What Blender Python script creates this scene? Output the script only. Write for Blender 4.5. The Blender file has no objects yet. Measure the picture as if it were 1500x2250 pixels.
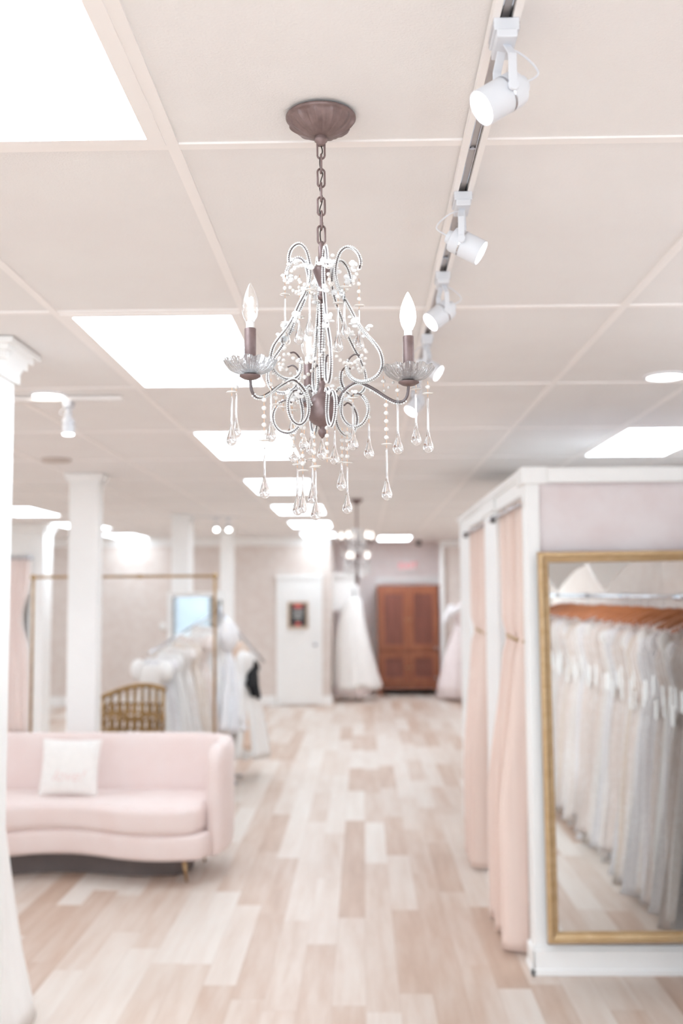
import bpy, math, random
from mathutils import Vector, Matrix, noise
random.seed(7)
PI = math.pi
scene = bpy.context.scene
COL = scene.collection

# ------------------------------------------------------------------ camera
CAM_Z = 1.80
CEIL = 2.707
PITCH, YAW, ROLL, FPX = .0786, -.0203, -.006, 2255.0
def cam_basis():
    f = Vector((math.sin(YAW)*math.cos(PITCH), math.cos(YAW)*math.cos(PITCH), math.sin(PITCH)))
    r = Vector((math.cos(YAW), -math.sin(YAW), 0)); u = r.cross(f)
    R = r*math.cos(ROLL)+u*math.sin(ROLL); U = -r*math.sin(ROLL)+u*math.cos(ROLL)
    return R, U, f
R_, U_, F_ = cam_basis()
cam_d = bpy.data.cameras.new('camera'); cam = bpy.data.objects.new('camera', cam_d); COL.objects.link(cam)
m = Matrix((R_, U_, -F_)).transposed().to_4x4(); m.translation = Vector((0, 0, CAM_Z)); cam.matrix_world = m
cam_d.sensor_fit = 'VERTICAL'; cam_d.sensor_height = 36.0; cam_d.sensor_width = 24.0
cam_d.lens = 36.0*FPX/2250.0
cam_d.clip_start = .05; cam_d.clip_end = 200
cam_d.dof.use_dof = True; cam_d.dof.focus_distance = 1.93; cam_d.dof.aperture_fstop = 2.5
scene.camera = cam
def at(px, py, Y):
    """world point on the vertical plane Y that lies along the given line of sight"""
    d = F_ + R_*((px-750)/FPX) - U_*((py-1125)/FPX)
    return Vector((0, 0, CAM_Z)) + d*(Y/d.y)

# ------------------------------------------------------------------ world and light
w = bpy.data.worlds.new('world'); scene.world = w; w.use_nodes = True
bg = w.node_tree.nodes['Background']; bg.inputs[0].default_value = (.83, .92, 1.0, 1); bg.inputs[1].default_value = 4.6
scene.view_settings.view_transform = 'Standard'; scene.view_settings.look = 'None'
scene.view_settings.exposure = 0.33; scene.view_settings.gamma = 1.0; scene.view_settings.use_curve_mapping = False
TROFFER = 8.8      # radiance of the fluorescent panels
cy = scene.cycles
cy.use_denoising = True
cy.max_bounces = 14; cy.diffuse_bounces = 7; cy.glossy_bounces = 6; cy.transmission_bounces = 14; cy.transparent_max_bounces = 8
cy.caustics_reflective = False; cy.caustics_refractive = False
cy.sample_clamp_indirect = 6.0
cy.use_adaptive_sampling = True; cy.adaptive_threshold = .02

# ------------------------------------------------------------------ materials
def lin(c):
    o = []
    for v in c:
        v /= 255.0
        o.append(v/12.92 if v <= .04045 else ((v+.055)/1.055)**2.4)
    return (*o, 1.0)
class NT:
    def __init__(s, name):
        s.m = bpy.data.materials.new(name); s.m.use_nodes = True; s.t = s.m.node_tree; s.n = s.t.nodes
        s.b = s.n['Principled BSDF']; s.out = s.n['Material Output']
    def node(s, typ, **kw):
        n = s.n.new(typ)
        for k, v in kw.items():
            if hasattr(n, k): setattr(n, k, v)
        return n
    def link(s, a, b): s.t.links.new(a, b)
    def coord(s, scale=(1, 1, 1), rot=(0, 0, 0)):
        tc = s.node('ShaderNodeTexCoord'); mp = s.node('ShaderNodeMapping')
        mp.inputs['Scale'].default_value = scale; mp.inputs['Rotation'].default_value = rot
        s.link(tc.outputs['Object'], mp.inputs[0]); return mp.outputs[0]
    def noise(s, vec, scale, detail=3, rough=.55):
        n = s.node('ShaderNodeTexNoise'); n.inputs['Scale'].default_value = scale
        n.inputs['Detail'].default_value = detail; n.inputs['Roughness'].default_value = rough
        s.link(vec, n.inputs['Vector']); return n.outputs['Fac']
    def ramp(s, fac, stops):
        r = s.node('ShaderNodeValToRGB'); e = r.color_ramp.elements
        while len(e) < len(stops): e.new(.5)
        for i, (p, c) in enumerate(stops): e[i].position = p; e[i].color = lin(c) if len(c) == 3 else c
        s.link(fac, r.inputs[0]); return r.outputs[0]
    def bump(s, h, strength=.2, dist=.002):
        b = s.node('ShaderNodeBump'); b.inputs['Strength'].default_value = strength; b.inputs['Distance'].default_value = dist
        s.link(h, b.inputs['Height']); s.link(b.outputs[0], s.b.inputs['Normal'])
    def math(s, op, a, b=None):
        n = s.node('ShaderNodeMath'); n.operation = op
        for i, v in enumerate((a, b)):
            if v is None: continue
            if isinstance(v, (int, float)): n.inputs[i].default_value = v
            else: s.link(v, n.inputs[i])
        return n.outputs[0]
def mat(name, col, rough=.6, metal=0, var=None, vscale=8, stretch=(1, 1, 1), bump=0, bscale=200, **kw):
    """two-tone mottled principled material"""
    t = NT(name); t.b.inputs['Roughness'].default_value = rough; t.b.inputs['Metallic'].default_value = metal
    v = t.coord(stretch)
    c2 = var if var else tuple(max(0, x-4) for x in col)
    f = t.noise(v, vscale)
    t.link(t.ramp(f, [(.35, col), (.65, c2)]), t.b.inputs['Base Color'])
    if bump: t.bump(t.noise(v, bscale, 2), bump, .003)
    for k, x in kw.items(): t.b.inputs[k.replace('_', ' ')].default_value = x
    return t.m
def emit(name, col, strength):
    t = NT(name); e = t.node('ShaderNodeEmission'); e.inputs[0].default_value = lin(col); e.inputs[1].default_value = strength
    t.link(e.outputs[0], t.out.inputs[0]); return t.m
def glass(name, col=(255, 255, 255), rough=0.0, ior=1.5):
    t = NT(name); g = t.node('ShaderNodeBsdfGlass'); g.inputs['Color'].default_value = lin(col)
    g.inputs['Roughness'].default_value = rough; g.inputs['IOR'].default_value = ior
    t.link(g.outputs[0], t.out.inputs[0]); return t.m
def floor_mat():
    t = NT('floor_planks')
    tc = t.node('ShaderNodeTexCoord'); sp = t.node('ShaderNodeSeparateXYZ'); t.link(tc.outputs['Object'], sp.inputs[0])
    W, L = .150, 1.22
    xr = t.math('DIVIDE', sp.outputs[0], W); row = t.math('FLOOR', xr)
    wn = t.node('ShaderNodeTexWhiteNoise'); wn.noise_dimensions = '1D'; t.link(row, wn.inputs['W'])
    yr = t.math('ADD', t.math('DIVIDE', sp.outputs[1], L), t.math('MULTIPLY', wn.outputs['Value'], 7.3)); pid = t.math('FLOOR', yr)
    cb = t.node('ShaderNodeCombineXYZ'); t.link(row, cb.inputs[0]); t.link(pid, cb.inputs[1])
    w2 = t.node('ShaderNodeTexWhiteNoise'); w2.noise_dimensions = '2D'; t.link(cb.outputs[0], w2.inputs['Vector'])
    # grain, shifted per plank
    cb2 = t.node('ShaderNodeCombineXYZ')
    t.link(t.math('MULTIPLY', sp.outputs[0], 9.0), cb2.inputs[0]); t.link(t.math('MULTIPLY', sp.outputs[1], .9), cb2.inputs[1])
    t.link(t.math('MULTIPLY', w2.outputs['Value'], 40.0), cb2.inputs[2])
    g1 = t.noise(cb2.outputs[0], 1.6, 4, .6); 
    f = t.math('ADD', t.math('MULTIPLY', w2.outputs['Value'], .58), t.math('MULTIPLY', g1, .62))
    c = t.ramp(f, [(.15, (176, 147, 127)), (.36, (197, 172, 154)), (.55, (211, 194, 181)), (.74, (220, 208, 198)), (.95, (227, 219, 211))])
    # thin seams
    fx = t.math('FRACT', xr); fy = t.math('FRACT', yr)
    sx = t.math('LESS_THAN', fx, .012); sy = t.math('LESS_THAN', fy, .0016)
    s_ = t.math('MULTIPLY', t.math('MAXIMUM', sx, sy), .35)
    mx = t.node('ShaderNodeMixRGB'); t.link(s_, mx.inputs[0]); t.link(c, mx.inputs[1]); mx.inputs[2].default_value = lin((150, 115, 95))
    t.link(mx.outputs[0], t.b.inputs['Base Color'])
    t.b.inputs['Roughness'].default_value = .42
    t.b.inputs['Specular IOR Level'].default_value = .5
    return t.m
M = {}
M['floor'] = floor_mat()
M['ceil'] = mat('ceiling_tile', (240, 238, 237), .9, var=(238, 235, 234), vscale=3, bump=.35, bscale=220)
M['tbar'] = mat('ceiling_grid_paint', (250, 246, 244), .5, var=(248, 244, 242), vscale=2)
M['white'] = mat('white_paint', (247, 247, 246), .45, vscale=2)
M['wall'] = mat('blush_wallpaper', (226, 217, 211), .8, var=(220, 208, 201), vscale=9)
M['damask'] = mat('lilac_damask_wallpaper', (231, 223, 224), .65, var=(225, 213, 213), vscale=5)
M['bronze'] = mat('bronze_metal', (138, 118, 116), .42, .4, var=(120, 100, 97), vscale=40, bump=.1)
M['iron'] = mat('dark_rod', (112, 102, 102), .35, .6, vscale=60)
M['crystal'] = glass('clear_crystal')
def cut_glass():
    t = NT('cut_glass'); g = t.node('ShaderNodeBsdfGlass'); g.inputs['Roughness'].default_value = .02; g.inputs['IOR'].default_value = 1.5
    d = t.node('ShaderNodeBsdfTranslucent'); d.inputs[0].default_value = (.95, .95, .96, 1); mx = t.node('ShaderNodeMixShader'); mx.inputs[0].default_value = .24
    t.link(g.outputs[0], mx.inputs[1]); t.link(d.outputs[0], mx.inputs[2]); t.link(mx.outputs[0], t.out.inputs[0]); return t.m
M['cutglass'] = cut_glass()
M['bead'] = mat('glass_bead', (255, 255, 255), .15, vscale=90, Transmission_Weight=.08, IOR=1.45)
M['pearl'] = mat('pearl', (248, 243, 238), .16, vscale=90, Coat_Weight=.6, Transmission_Weight=.15)
M['wire'] = mat('copper_wire', (222, 178, 140), .3, .9, vscale=60)
M['fixture'] = mat('white_fixture', (226, 228, 233), .35, vscale=6)
M['chrome'] = mat('chrome', (205, 208, 214), .16, 1, vscale=5)
M['slot'] = mat('track_slot', (205, 200, 200), .5, .2, vscale=30)
M['trof'] = emit('fluorescent_panel', (230, 244, 255), TROFFER)
M['lens'] = emit('spot_lens', (255, 255, 255), 12)
M['can'] = emit('downlight_lens', (255, 252, 245), 9)
M['bulb_lit'] = emit('lit_bulb', (255, 250, 242), 6)
M['filament'] = emit('filament', (255, 236, 205), 30)
M['sofa'] = mat('pink_velvet', (238, 224, 220), .85, var=(236, 219, 214), vscale=5, bump=.08, bscale=300, Sheen_Weight=.3, Sheen_Roughness=.4)
M['cushion'] = mat('white_linen', (245, 243, 240), .9, vscale=30, bump=.1)
M['pinkthread'] = mat('pink_thread', (243, 224, 221), .8, vscale=40)
M['brass'] = mat('brass', (196, 168, 128), .3, .9, var=(176, 146, 104), vscale=20)
M['goldframe'] = mat('gold_leaf_frame', (206, 178, 138), .4, .45, var=(194, 163, 121), vscale=14, stretch=(1, 1, 2.5), bump=.12, bscale=80)
M['mirror'] = mat('mirror_silver', (238, 240, 240), .01, 1, vscale=1)
M['curtain'] = mat('blush_curtain', (236, 216, 205), .8, var=(229, 205, 193), vscale=3, stretch=(8, 8, .3), Sheen_Weight=.3)
M['cord'] = mat('gold_cord', (190, 160, 118), .5, .4, vscale=60)
M['wood'] = mat('cherry_wood', (160, 98, 68), .38, var=(136, 76, 52), vscale=3, stretch=(6, 6, .7))
M['woodpanel'] = mat('cherry_wood_panel', (128, 74, 60), .3, var=(110, 60, 48), vscale=3, stretch=(6, 6, .7))
M['hanger'] = mat('hanger_wood', (196, 128, 82), .4, var=(168, 100, 60), vscale=10, stretch=(1, 4, 4))
M['black'] = mat('black_fabric', (30, 28, 30), .8, vscale=20)
M['dark'] = mat('dark_metal', (54, 48, 46), .5, .5, vscale=20)
M['goldwicker'] = mat('gold_weave', (178, 146, 98), .5, .35, var=(140, 108, 66), vscale=30, bump=.2, bscale=90)
M['exit'] = emit('exit_letters', (244, 120, 132), .9)
M['signblack'] = mat('sign_board', (62, 60, 62), .7, vscale=20)
M['signred'] = mat('sign_red', (222, 110, 106), .7, vscale=20)
M['signwhite'] = mat('sign_chalk', (190, 190, 188), .8, vscale=20)
M['tan'] = mat('tan_frame', (206, 182, 158), .6, vscale=20)
M['plastic'] = mat('white_plastic', (240, 240, 238), .4, vscale=5)
def lace(name, a, b, sc=55):
    t = NT(name); v = t.coord((1, 1, .6)); t.b.inputs['Roughness'].default_value = .75
    vo = t.node('ShaderNodeTexVoronoi'); vo.inputs['Scale'].default_value = sc; t.link(v, vo.inputs['Vector'])
    f = t.math('ADD', t.math('MULTIPLY', vo.outputs['Distance'], .6), t.math('MULTIPLY', t.noise(v, 7, 3), .7))
    t.link(t.ramp(f, [(.4, a), (.75, b)]), t.b.inputs['Base Color']); t.bump(vo.outputs['Distance'], .3, .004)
    t.b.inputs['Sheen Weight'].default_value = .3
    return t.m
M['satin'] = mat('white_satin', (246, 245, 243), .55, var=(240, 238, 236), vscale=3, stretch=(6, 6, .4))
M['ivory'] = lace('ivory_lace', (247, 245, 243), (238, 232, 228))
M['blush'] = lace('blush_lace', (245, 238, 235), (237, 226, 220), 40)
M['snow'] = lace('white_lace', (248, 248, 249), (236, 234, 236), 70)
M['champ'] = lace('champagne_lace', (242, 235, 228), (232, 220, 209), 60)
M['tulle'] = mat('blush_tulle', (240, 230, 230), .8, var=(233, 221, 221), vscale=4, stretch=(8, 8, .4))
M['peach'] = mat('peach_satin', (232, 208, 190), .6, vscale=5)
GOWN_MATS = ['satin', 'ivory', 'snow', 'blush', 'ivory', 'champ', 'snow']

# ------------------------------------------------------------------ mesh builder
class MB:
    def __init__(s): s.v = []; s.f = []
    def add(s, vs, fs):
        o = len(s.v); s.v.extend([tuple(p) for p in vs]); s.f.extend([tuple(i+o for i in f) for f in fs]); return s
    def box(s, x0, x1, y0, y1, z0, z1):
        return s.add([(x, y, z) for x in (x0, x1) for y in (y0, y1) for z in (z0, z1)],
                     [(0, 1, 3, 2), (4, 6, 7, 5), (0, 4, 5, 1), (2, 3, 7, 6), (0, 2, 6, 4), (1, 5, 7, 3)])
    def tube(s, pts, r, n=8, closed=False, cap=True):
        pts = [Vector(p) for p in pts]; N = len(pts); rr = r if isinstance(r, (list, tuple)) else [r]*N
        t0 = (pts[1]-pts[0]).normalized(); up = Vector((0, 0, 1)) if abs(t0.z) < .9 else Vector((1, 0, 0))
        nrm = (up - t0*up.dot(t0)).normalized(); vs = []
        for i in range(N):
            a = pts[(i-1) % N] if (closed or i > 0) else pts[i]; b = pts[(i+1) % N] if (closed or i < N-1) else pts[i]
            t = (b-a).normalized(); nrm = (nrm - t*nrm.dot(t)).normalized(); bi = t.cross(nrm)
            for k in range(n):
                q = 2*PI*k/n; vs.append(pts[i] + (nrm*math.cos(q)+bi*math.sin(q))*rr[i])
        fs = []
        for i in range(N if closed else N-1):
            for k in range(n):
                j = (i+1) % N; fs.append((i*n+k, i*n+(k+1) % n, j*n+(k+1) % n, j*n+k))
        if cap and not closed: fs.append(tuple(range(n-1, -1, -1))); fs.append(tuple((N-1)*n+k for k in range(n)))
        return s.add(vs, fs)
    def lathe(s, prof, c=(0, 0, 0), n=24, wob=None, capb=True, capt=True):
        vs = []
        for j, (r, z) in enumerate(prof):
            for k in range(n):
                q = 2*PI*k/n; rad = r*(wob(q, j, len(prof)) if wob else 1)
                vs.append((c[0]+rad*math.cos(q), c[1]+rad*math.sin(q), c[2]+z))
        fs = [(j*n+k, j*n+(k+1) % n, (j+1)*n+(k+1) % n, (j+1)*n+k) for j in range(len(prof)-1) for k in range(n)]
        if capb: fs.append(tuple(range(n-1, -1, -1)))
        if capt: fs.append(tuple((len(prof)-1)*n+k for k in range(n)))
        return s.add(vs, fs)
    def ball(s, c, r, n=8, m=6, sq=(1, 1, 1)):
        vs = [(c[0], c[1], c[2]-r*sq[2])]
        for j in range(1, m):
            a = -PI/2+PI*j/m
            for k in range(n):
                q = 2*PI*k/n; vs.append((c[0]+r*sq[0]*math.cos(a)*math.cos(q), c[1]+r*sq[1]*math.cos(a)*math.sin(q), c[2]+r*sq[2]*math.sin(a)))
        vs.append((c[0], c[1], c[2]+r*sq[2])); L = len(vs)-1
        fs = [(0, 1+(k+1) % n, 1+k) for k in range(n)]
        for j in range(m-2):
            for k in range(n): fs.append((1+j*n+k, 1+j*n+(k+1) % n, 1+(j+1)*n+(k+1) % n, 1+(j+1)*n+k))
        fs += [(L, 1+(m-2)*n+k, 1+(m-2)*n+(k+1) % n) for k in range(n)]
        return s.add(vs, fs)
    def loft(s, rings, capb=True, capt=True):
        n = len(rings[0]); vs = [p for r in rings for p in r]
        fs = [(j*n+k, j*n+(k+1) % n, (j+1)*n+(k+1) % n, (j+1)*n+k) for j in range(len(rings)-1) for k in range(n)]
        if capb: fs.append(tuple(range(n-1, -1, -1)))
        if capt: fs.append(tuple((len(rings)-1)*n+k for k in range(n)))
        return s.add(vs, fs)
    def slab(s, outline, z0, z1, r=.03, st=5):
        """upholstered slab: plan outline (ccw) with rounded top and bottom edges"""
        n = len(outline); P = [Vector((x, y)) for x, y in outline]; nr = []
        for i in range(n):
            t = (P[(i+1) % n]-P[i-1]).normalized(); nr.append(Vector((t.y, -t.x)))
        lv = [(r*(1-math.sin(PI/2*k/st)), z0+r*(1-math.cos(PI/2*k/st))) for k in range(st+1)]
        lv += [(r*(1-math.cos(PI/2*k/st)), z1-r*(1-math.sin(PI/2*k/st))) for k in range(st+1)]
        return s.loft([[(*(P[i]-nr[i]*o), z) for i in range(n)] for o, z in lv])
    def sheet(s, grid, closed=False):
        a = len(grid); b = len(grid[0]); vs = [p for r in grid for p in r]
        fs = [(j*b+k, j*b+(k+1) % b, (j+1)*b+(k+1) % b, (j+1)*b+k) for j in range(a-1) for k in range(b if closed else b-1)]
        return s.add(vs, fs)
    def xform(s, mtx): s.v = [tuple(mtx @ Vector(p)) for p in s.v]; return s
    def build(s, name, material, parent=None, smooth=False, bevel=0, solid=0, loc=None):
        me = bpy.data.meshes.new(name); me.from_pydata(s.v, [], s.f); me.materials.append(material)
        me.polygons.foreach_set('use_smooth', [smooth]*len(me.polygons)); me.update()
        o = bpy.data.objects.new(name, me); COL.objects.link(o)
        if parent: o.parent = parent
        if loc: o.location = loc
        if solid: d = o.modifiers.new('thickness', 'SOLIDIFY'); d.thickness = solid; d.offset = 0
        if bevel:
            d = o.modifiers.new('edge', 'BEVEL'); d.width = bevel; d.segments = 2; d.limit_method = 'ANGLE'
        return o
def tag(o, label=None, cat=None, group=None, kind=None):
    if label: o['label'] = label
    if cat: o['category'] = cat
    if group: o['group'] = group
    if kind: o['kind'] = kind
    return o
def empty(name, loc, label, cat, group=None, rz=0):
    o = bpy.data.objects.new(name, None); COL.objects.link(o); o.location = loc; o.rotation_euler = (0, 0, rz); o.empty_display_size = .1
    return tag(o, label, cat, group)
def dup(root, loc, rot=None, label=None, group=None):
    def cp(o, parent):
        c = o.copy(); COL.objects.link(c); c.parent = parent
        for ch in o.children: cp(ch, c)
        return c
    r = cp(root, None); r.location = loc
    if rot is not None: r.rotation_euler = rot
    if label: r['label'] = label
    if group: r['group'] = group
    return r
def struct(name, mb, material, **kw):
    return tag(mb.build(name, material, **kw), kind='structure')
def box(*a): return MB().box(*a)
def smoothpath(pts, sub=6):
    """Catmull-Rom through points"""
    P = [Vector(p) for p in pts]; P = [P[0]*2-P[1]]+P+[P[-1]*2-P[-2]]; out = []
    for i in range(1, len(P)-2):
        for k in range(sub):
            t = k/sub; a, b, c, d = P[i-1:i+3]
            out.append(.5*((2*b)+(c-a)*t+(2*a-5*b+4*c-d)*t*t+(3*b-a-3*c+d)*t**3))
    out.append(P[-2]); return out
def resample(path, step):
    out = [path[0].copy()]; acc = 0
    for i in range(1, len(path)):
        a, b = path[i-1], path[i]; L = (b-a).length
        while acc+L >= step:
            t = (step-acc)/L; a = a.lerp(b, t); out.append(a.copy()); L = (b-a).length; acc = 0
        acc += L
    return out

# ================================================================== ROOM SHELL
XL, XR, YF, YB = -7.0, 2.35, -3.0, 19.0
G0X, G0Y = -.379, .80          # ceiling grid origin, 0.61 x 1.22 m tiles
struct('floor', box(XL-.2, XR+.2, YF-.2, YB+.3, -.1, 0), M['floor'])
struct('ceiling', box(XL-.2, XR+.2, YF-.2, YB+.3, CEIL+.005, CEIL+.1), M['ceil'])
g = MB()
for i in range(-11, 5):
    x = G0X+i*.61
    g.box(x-.0125, x+.0125, YF, YB, CEIL, CEIL+.005)
for j in range(-4, 16):
    y = G0Y+j*1.22
    if YF < y < YB: g.box(XL, XR, y-.0125, y+.0125, CEIL+.0005, CEIL+.0052)
struct('trim_1', g, M['tbar'])
struct('wall_left', box(XL-.15, XL, YF, YB, 0, CEIL+.05), M['wall'])
struct('wall_right', box(XR, XR+.15, YF, YB, 0, CEIL+.05), M['wall'])
BW = 16.70
struct('wall_back_left', box(XL, -.53, BW, BW+.15, 0, CEIL+.05), M['wall'])
struct('wall_back_return', box(-.68, -.53, BW+.15, YB, 0, CEIL+.05), M['wall'])
struct('wall_back', box(-.68, 1.50, YB, YB+.15, 0, CEIL+.05), mat('pale_lilac_wallpaper', (242, 236, 235), .8, var=(238, 229, 228), vscale=7))
struct('wall_back_right', box(1.42, XR, 18.2, 18.35, 0, CEIL+.05), M['wall'])
struct('wall_back_right_return', box(1.42, 1.52, 18.35, YB, 0, CEIL+.05), M['wall'])
def crown(path, zt=CEIL, h=.13, d=.09):
    """crown moulding along straight runs, offset dir per run"""
    g = MB()
    prof = [(0, 0), (d, 0), (d, .02), (d*.75, .035), (d*.55, .06), (d*.3, h*.72), (d*.22, h*.8), (d*.22, h), (0, h)]
    for (a, b, nx, ny) in path:
        va = [(a[0]+nx*o, a[1]+ny*o, zt-z) for o, z in prof]; vb = [(b[0]+nx*o, b[1]+ny*o, zt-z) for o, z in prof]
        g.loft([va, vb])
    return g
struct('trim_2', crown([((XL, BW), (-.53, BW), 0, -1)]), M['white'])
struct('trim_3', crown([((1.36, 18.2), (XR, 18.2), 0, -1)], h=.10, d=.08), M['white'])
struct('trim_4', box(1.36, 1.43, 18.13, 18.2, 0, CEIL-.1), M['white'])
struct('baseboard_back_left', box(XL, -1.42, BW-.03, BW, 0, .15).box(-.66, -.50, BW-.03, BW, 0, .15), M['white'], bevel=.006)
struct('baseboard_back_right', box(1.43, XR, 18.17, 18.2, 0, .14), M['white'], bevel=.006)
# doorway casing on the far wall, behind the armoire
struct('trim_5', box(.24, 1.42, YB-.03, YB, 1.98, 2.09).box(1.33, 1.42, YB-.03, YB, 0, 1.98).box(.24, .31, YB-.03, YB, 0, 1.98), M['white'])
# shop-front windows behind the camera
struct('wall_front', box(XL, XR, YF-.15, YF, 0, .15).box(XL, XR, YF-.15, YF, 2.55, CEIL+.05)
       .box(XL, XL+.3, YF-.15, YF, .15, 2.55).box(-2.6, -2.3, YF-.15, YF, .15, 2.55).box(XR-.3, XR, YF-.15, YF, .15, 2.55), M['white'])
struct('window_1', box(XL+.3, XL+.36, YF-.1, YF-.04, .15, 2.55).box(-4.7, -4.64, YF-.1, YF-.04, .15, 2.55).box(-2.66, -2.6, YF-.1, YF-.04, .15, 2.55)
       .box(XL+.3, -2.6, YF-.1, YF-.04, .15, .21).box(XL+.3, -2.6, YF-.1, YF-.04, 2.49, 2.55), M['fixture'])
struct('window_2', box(-2.3, -2.24, YF-.1, YF-.04, .15, 2.55).box(-.16, -.1, YF-.1, YF-.04, .15, 2.55).box(1.99, 2.05, YF-.1, YF-.04, .15, 2.55)
       .box(-2.3, 2.05, YF-.1, YF-.04, .15, .21).box(-2.3, 2.05, YF-.1, YF-.04, 2.49, 2.55), M['fixture'])
struct('ground', box(-30, 30, -40, YF-.2, -.12, -.02), mat('grey_paving', (222, 222, 220), .9, vscale=2))
for i, (x0, x1) in enumerate(((XL+.3, -2.6), (-2.3, 2.05))):
    L = bpy.data.lights.new('window_portal', 'AREA'); L.shape = 'RECTANGLE'; L.size = x1-x0; L.size_y = 2.4; L.cycles.is_portal = True
    o = bpy.data.objects.new('window_portal', L); COL.objects.link(o); o.location = ((x0+x1)/2, YF-.02, 1.35); o.rotation_euler = (PI/2, 0, 0)

struct('wall_street', box(-30, 30, -26, -25, -.1, 7), mat('street_facade', (205, 210, 214), .8, var=(176, 184, 190), vscale=.6))
# pillars
def pillar(x0, x1, y0, y1, cap=.13, capd=.07, name='pillar'):
    g = box(x0, x1, y0, y1, 0, CEIL)
    o = struct(name, g, M['white'])
    c = crown([((x0-capd*0, y0), (x1, y0), 0, -1), ((x1, y0), (x1, y1), 1, 0), ((x0, y0), (x0, y1), -1, 0), ((x0, y1), (x1, y1), 0, 1)], h=cap, d=capd)
    # square corner blocks so the four runs meet
    for cx, sx in ((x0, -1), (x1, 1)):
        for cyy, sy in ((y0, -1), (y1, 1)):
            for z0, z1, d in ((0, .02, capd), (.02, .04, capd*.72), (.04, .065, capd*.5), (.065, cap, capd*.22)):
                c.box(min(cx, cx+sx*d), max(cx, cx+sx*d), min(cyy, cyy+sy*d), max(cyy, cyy+sy*d), CEIL-z1, CEIL-z0)
    c.build('capital', M['white'], o)
    b = box(x0-.015, x1+.015, y0-.015, y1+.015, 0, .14); b.build('plinth', M['white'], o)
    return o
pillar(-1.60, -1.300, 3.60, 3.77, .12, .075)
pillar(-2.20, -1.985, 7.64, 7.80, .05, .035)
pillar(-2.17, -1.975, 11.62, 11.95, .05, .03)
pillar(-2.03, -1.86, 14.6, 14.9, .05, .03)

# ================================================================== TROFFERS
M['trof_dim'] = emit('dim_fluorescent_panel', (230, 244, 255), 6.0)
M['trof_strong'] = emit('strong_fluorescent_panel', (236, 246, 255), 15)
def troffer(ci, rj, label, w=.61, l=1.22):
    x0 = G0X+ci*.61; y0 = G0Y+rj*1.22
    o = empty('ceiling_light', (x0+w/2, y0+l/2, CEIL), label, 'ceiling light', 'fluorescent panels set in the ceiling grid')
    i_ = .045
    f = MB(); hx, hy = w/2-.0125, l/2-.0125; ax, ay = w/2-i_, l/2-i_
    f.box(-hx, hx, -hy, -ay, -.003, .004).box(-hx, hx, ay, hy, -.003, .004).box(-hx, -ax, -ay, ay, -.003, .004).box(ax, hx, -ay, ay, -.003, .004)
    f.build('frame', M['tbar'], o)
    box(-ax, ax, -ay, ay, -.0015, .003).build('diffuser', M['trof_dim'] if rj == 12 else (M['trof_strong'] if rj == 13 else M['trof']), o)
    return o
order = ['nearest light panel of the row left of the chandelier, cut off at the corner', 'large bright panel behind the left candle bulb of the chandelier',
         'third light panel of the row, beyond the hanging crystal drops', 'fourth light panel of the row, behind the lowest crystal drops',
         'fifth light panel of the row, small, above the white door', 'sixth light panel of the row, just before its far end', 'farthest light panel of the row beside the distant chandelier']
troffer(-1, 0, order[0])
for k, rj in enumerate((2, 4, 6, 8, 10, 12)): troffer(-1, rj, order[k+1])
troffer(3, 4, 'bright light panel above the fitting room block')
troffer(-6, 8, 'wide light panel seen just right of the near white pillar')
troffer(-6, 10, 'light panel passing behind the middle white pillar')
troffer(-6, 12, 'far light panel to the right of the middle white pillar')
troffer(1, 13, 'small light panel right of the distant chandelier, above the armoire')
# panels overhead and behind the viewpoint, only in mirror and as light
troffer(-1, -2, 'light panel over the shop front, seen only in mirrors')
troffer(3, 1, 'light panel over the gown rail')
troffer(-6, 1, 'light panel over the left front of the shop')
for rj in (2, 4, 6, 8, 10, 12): troffer(-10, rj, 'added fill light panel outside the view near the left wall')  # column added out of view to brighten the dim far room
troffer(-6, 6, 'added fill light panel hidden behind the near pillar, deeper in the shop')  # added unseen panel, lifts the light deeper in the room
troffer(3, -1, 'added fill light panel over the gown rail near the shop front')  # added behind the viewpoint to brighten the mirrored gowns
troffer(-6, 4, 'added fill light panel over the left side hidden by the near pillar')  # added unseen panel, extra light for the room at left
troffer(3, 10, 'added fill light panel hidden behind the fitting room block near the far end')  # added out of sight to light the armoire end
troffer(3, 8, 'light panel hidden behind the fitting room block')

# round downlights
def downlight(x, y, r, label):
    o = empty('downlight', (x, y, CEIL), label, 'ceiling light', 'round recessed downlights')
    MB().lathe([(r, .004), (r, -.003), (r*.86, -.006), (r*.84, .0), (r*.84, .004)], n=32, capb=False, capt=False).build('trim_ring', M['fixture'], o, smooth=True)
    MB().lathe([(r*.84, 0), (r*.84, .003)], n=32).build('lens', M['can'], o)
downlight(-1.43, 4.605, .082, 'round recessed downlight at left beside a small spotlight')
downlight(1.292, 4.33, .092, 'round recessed downlight above the fitting room corner')
for (x, y, lab) in ((-2.06, 6.83, 'round flush ceiling vent in front of the middle white pillar'),):
    o = empty('ceiling_vent', (x, y, CEIL), lab, 'vent')
    MB().lathe([(.10, .003), (.10, -.006), (.085, -.016), (.03, -.022)], n=24, capb=False).build('diffuser_disc', mat('vent_grey', (205, 194, 186), .6), o, smooth=True)

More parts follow.
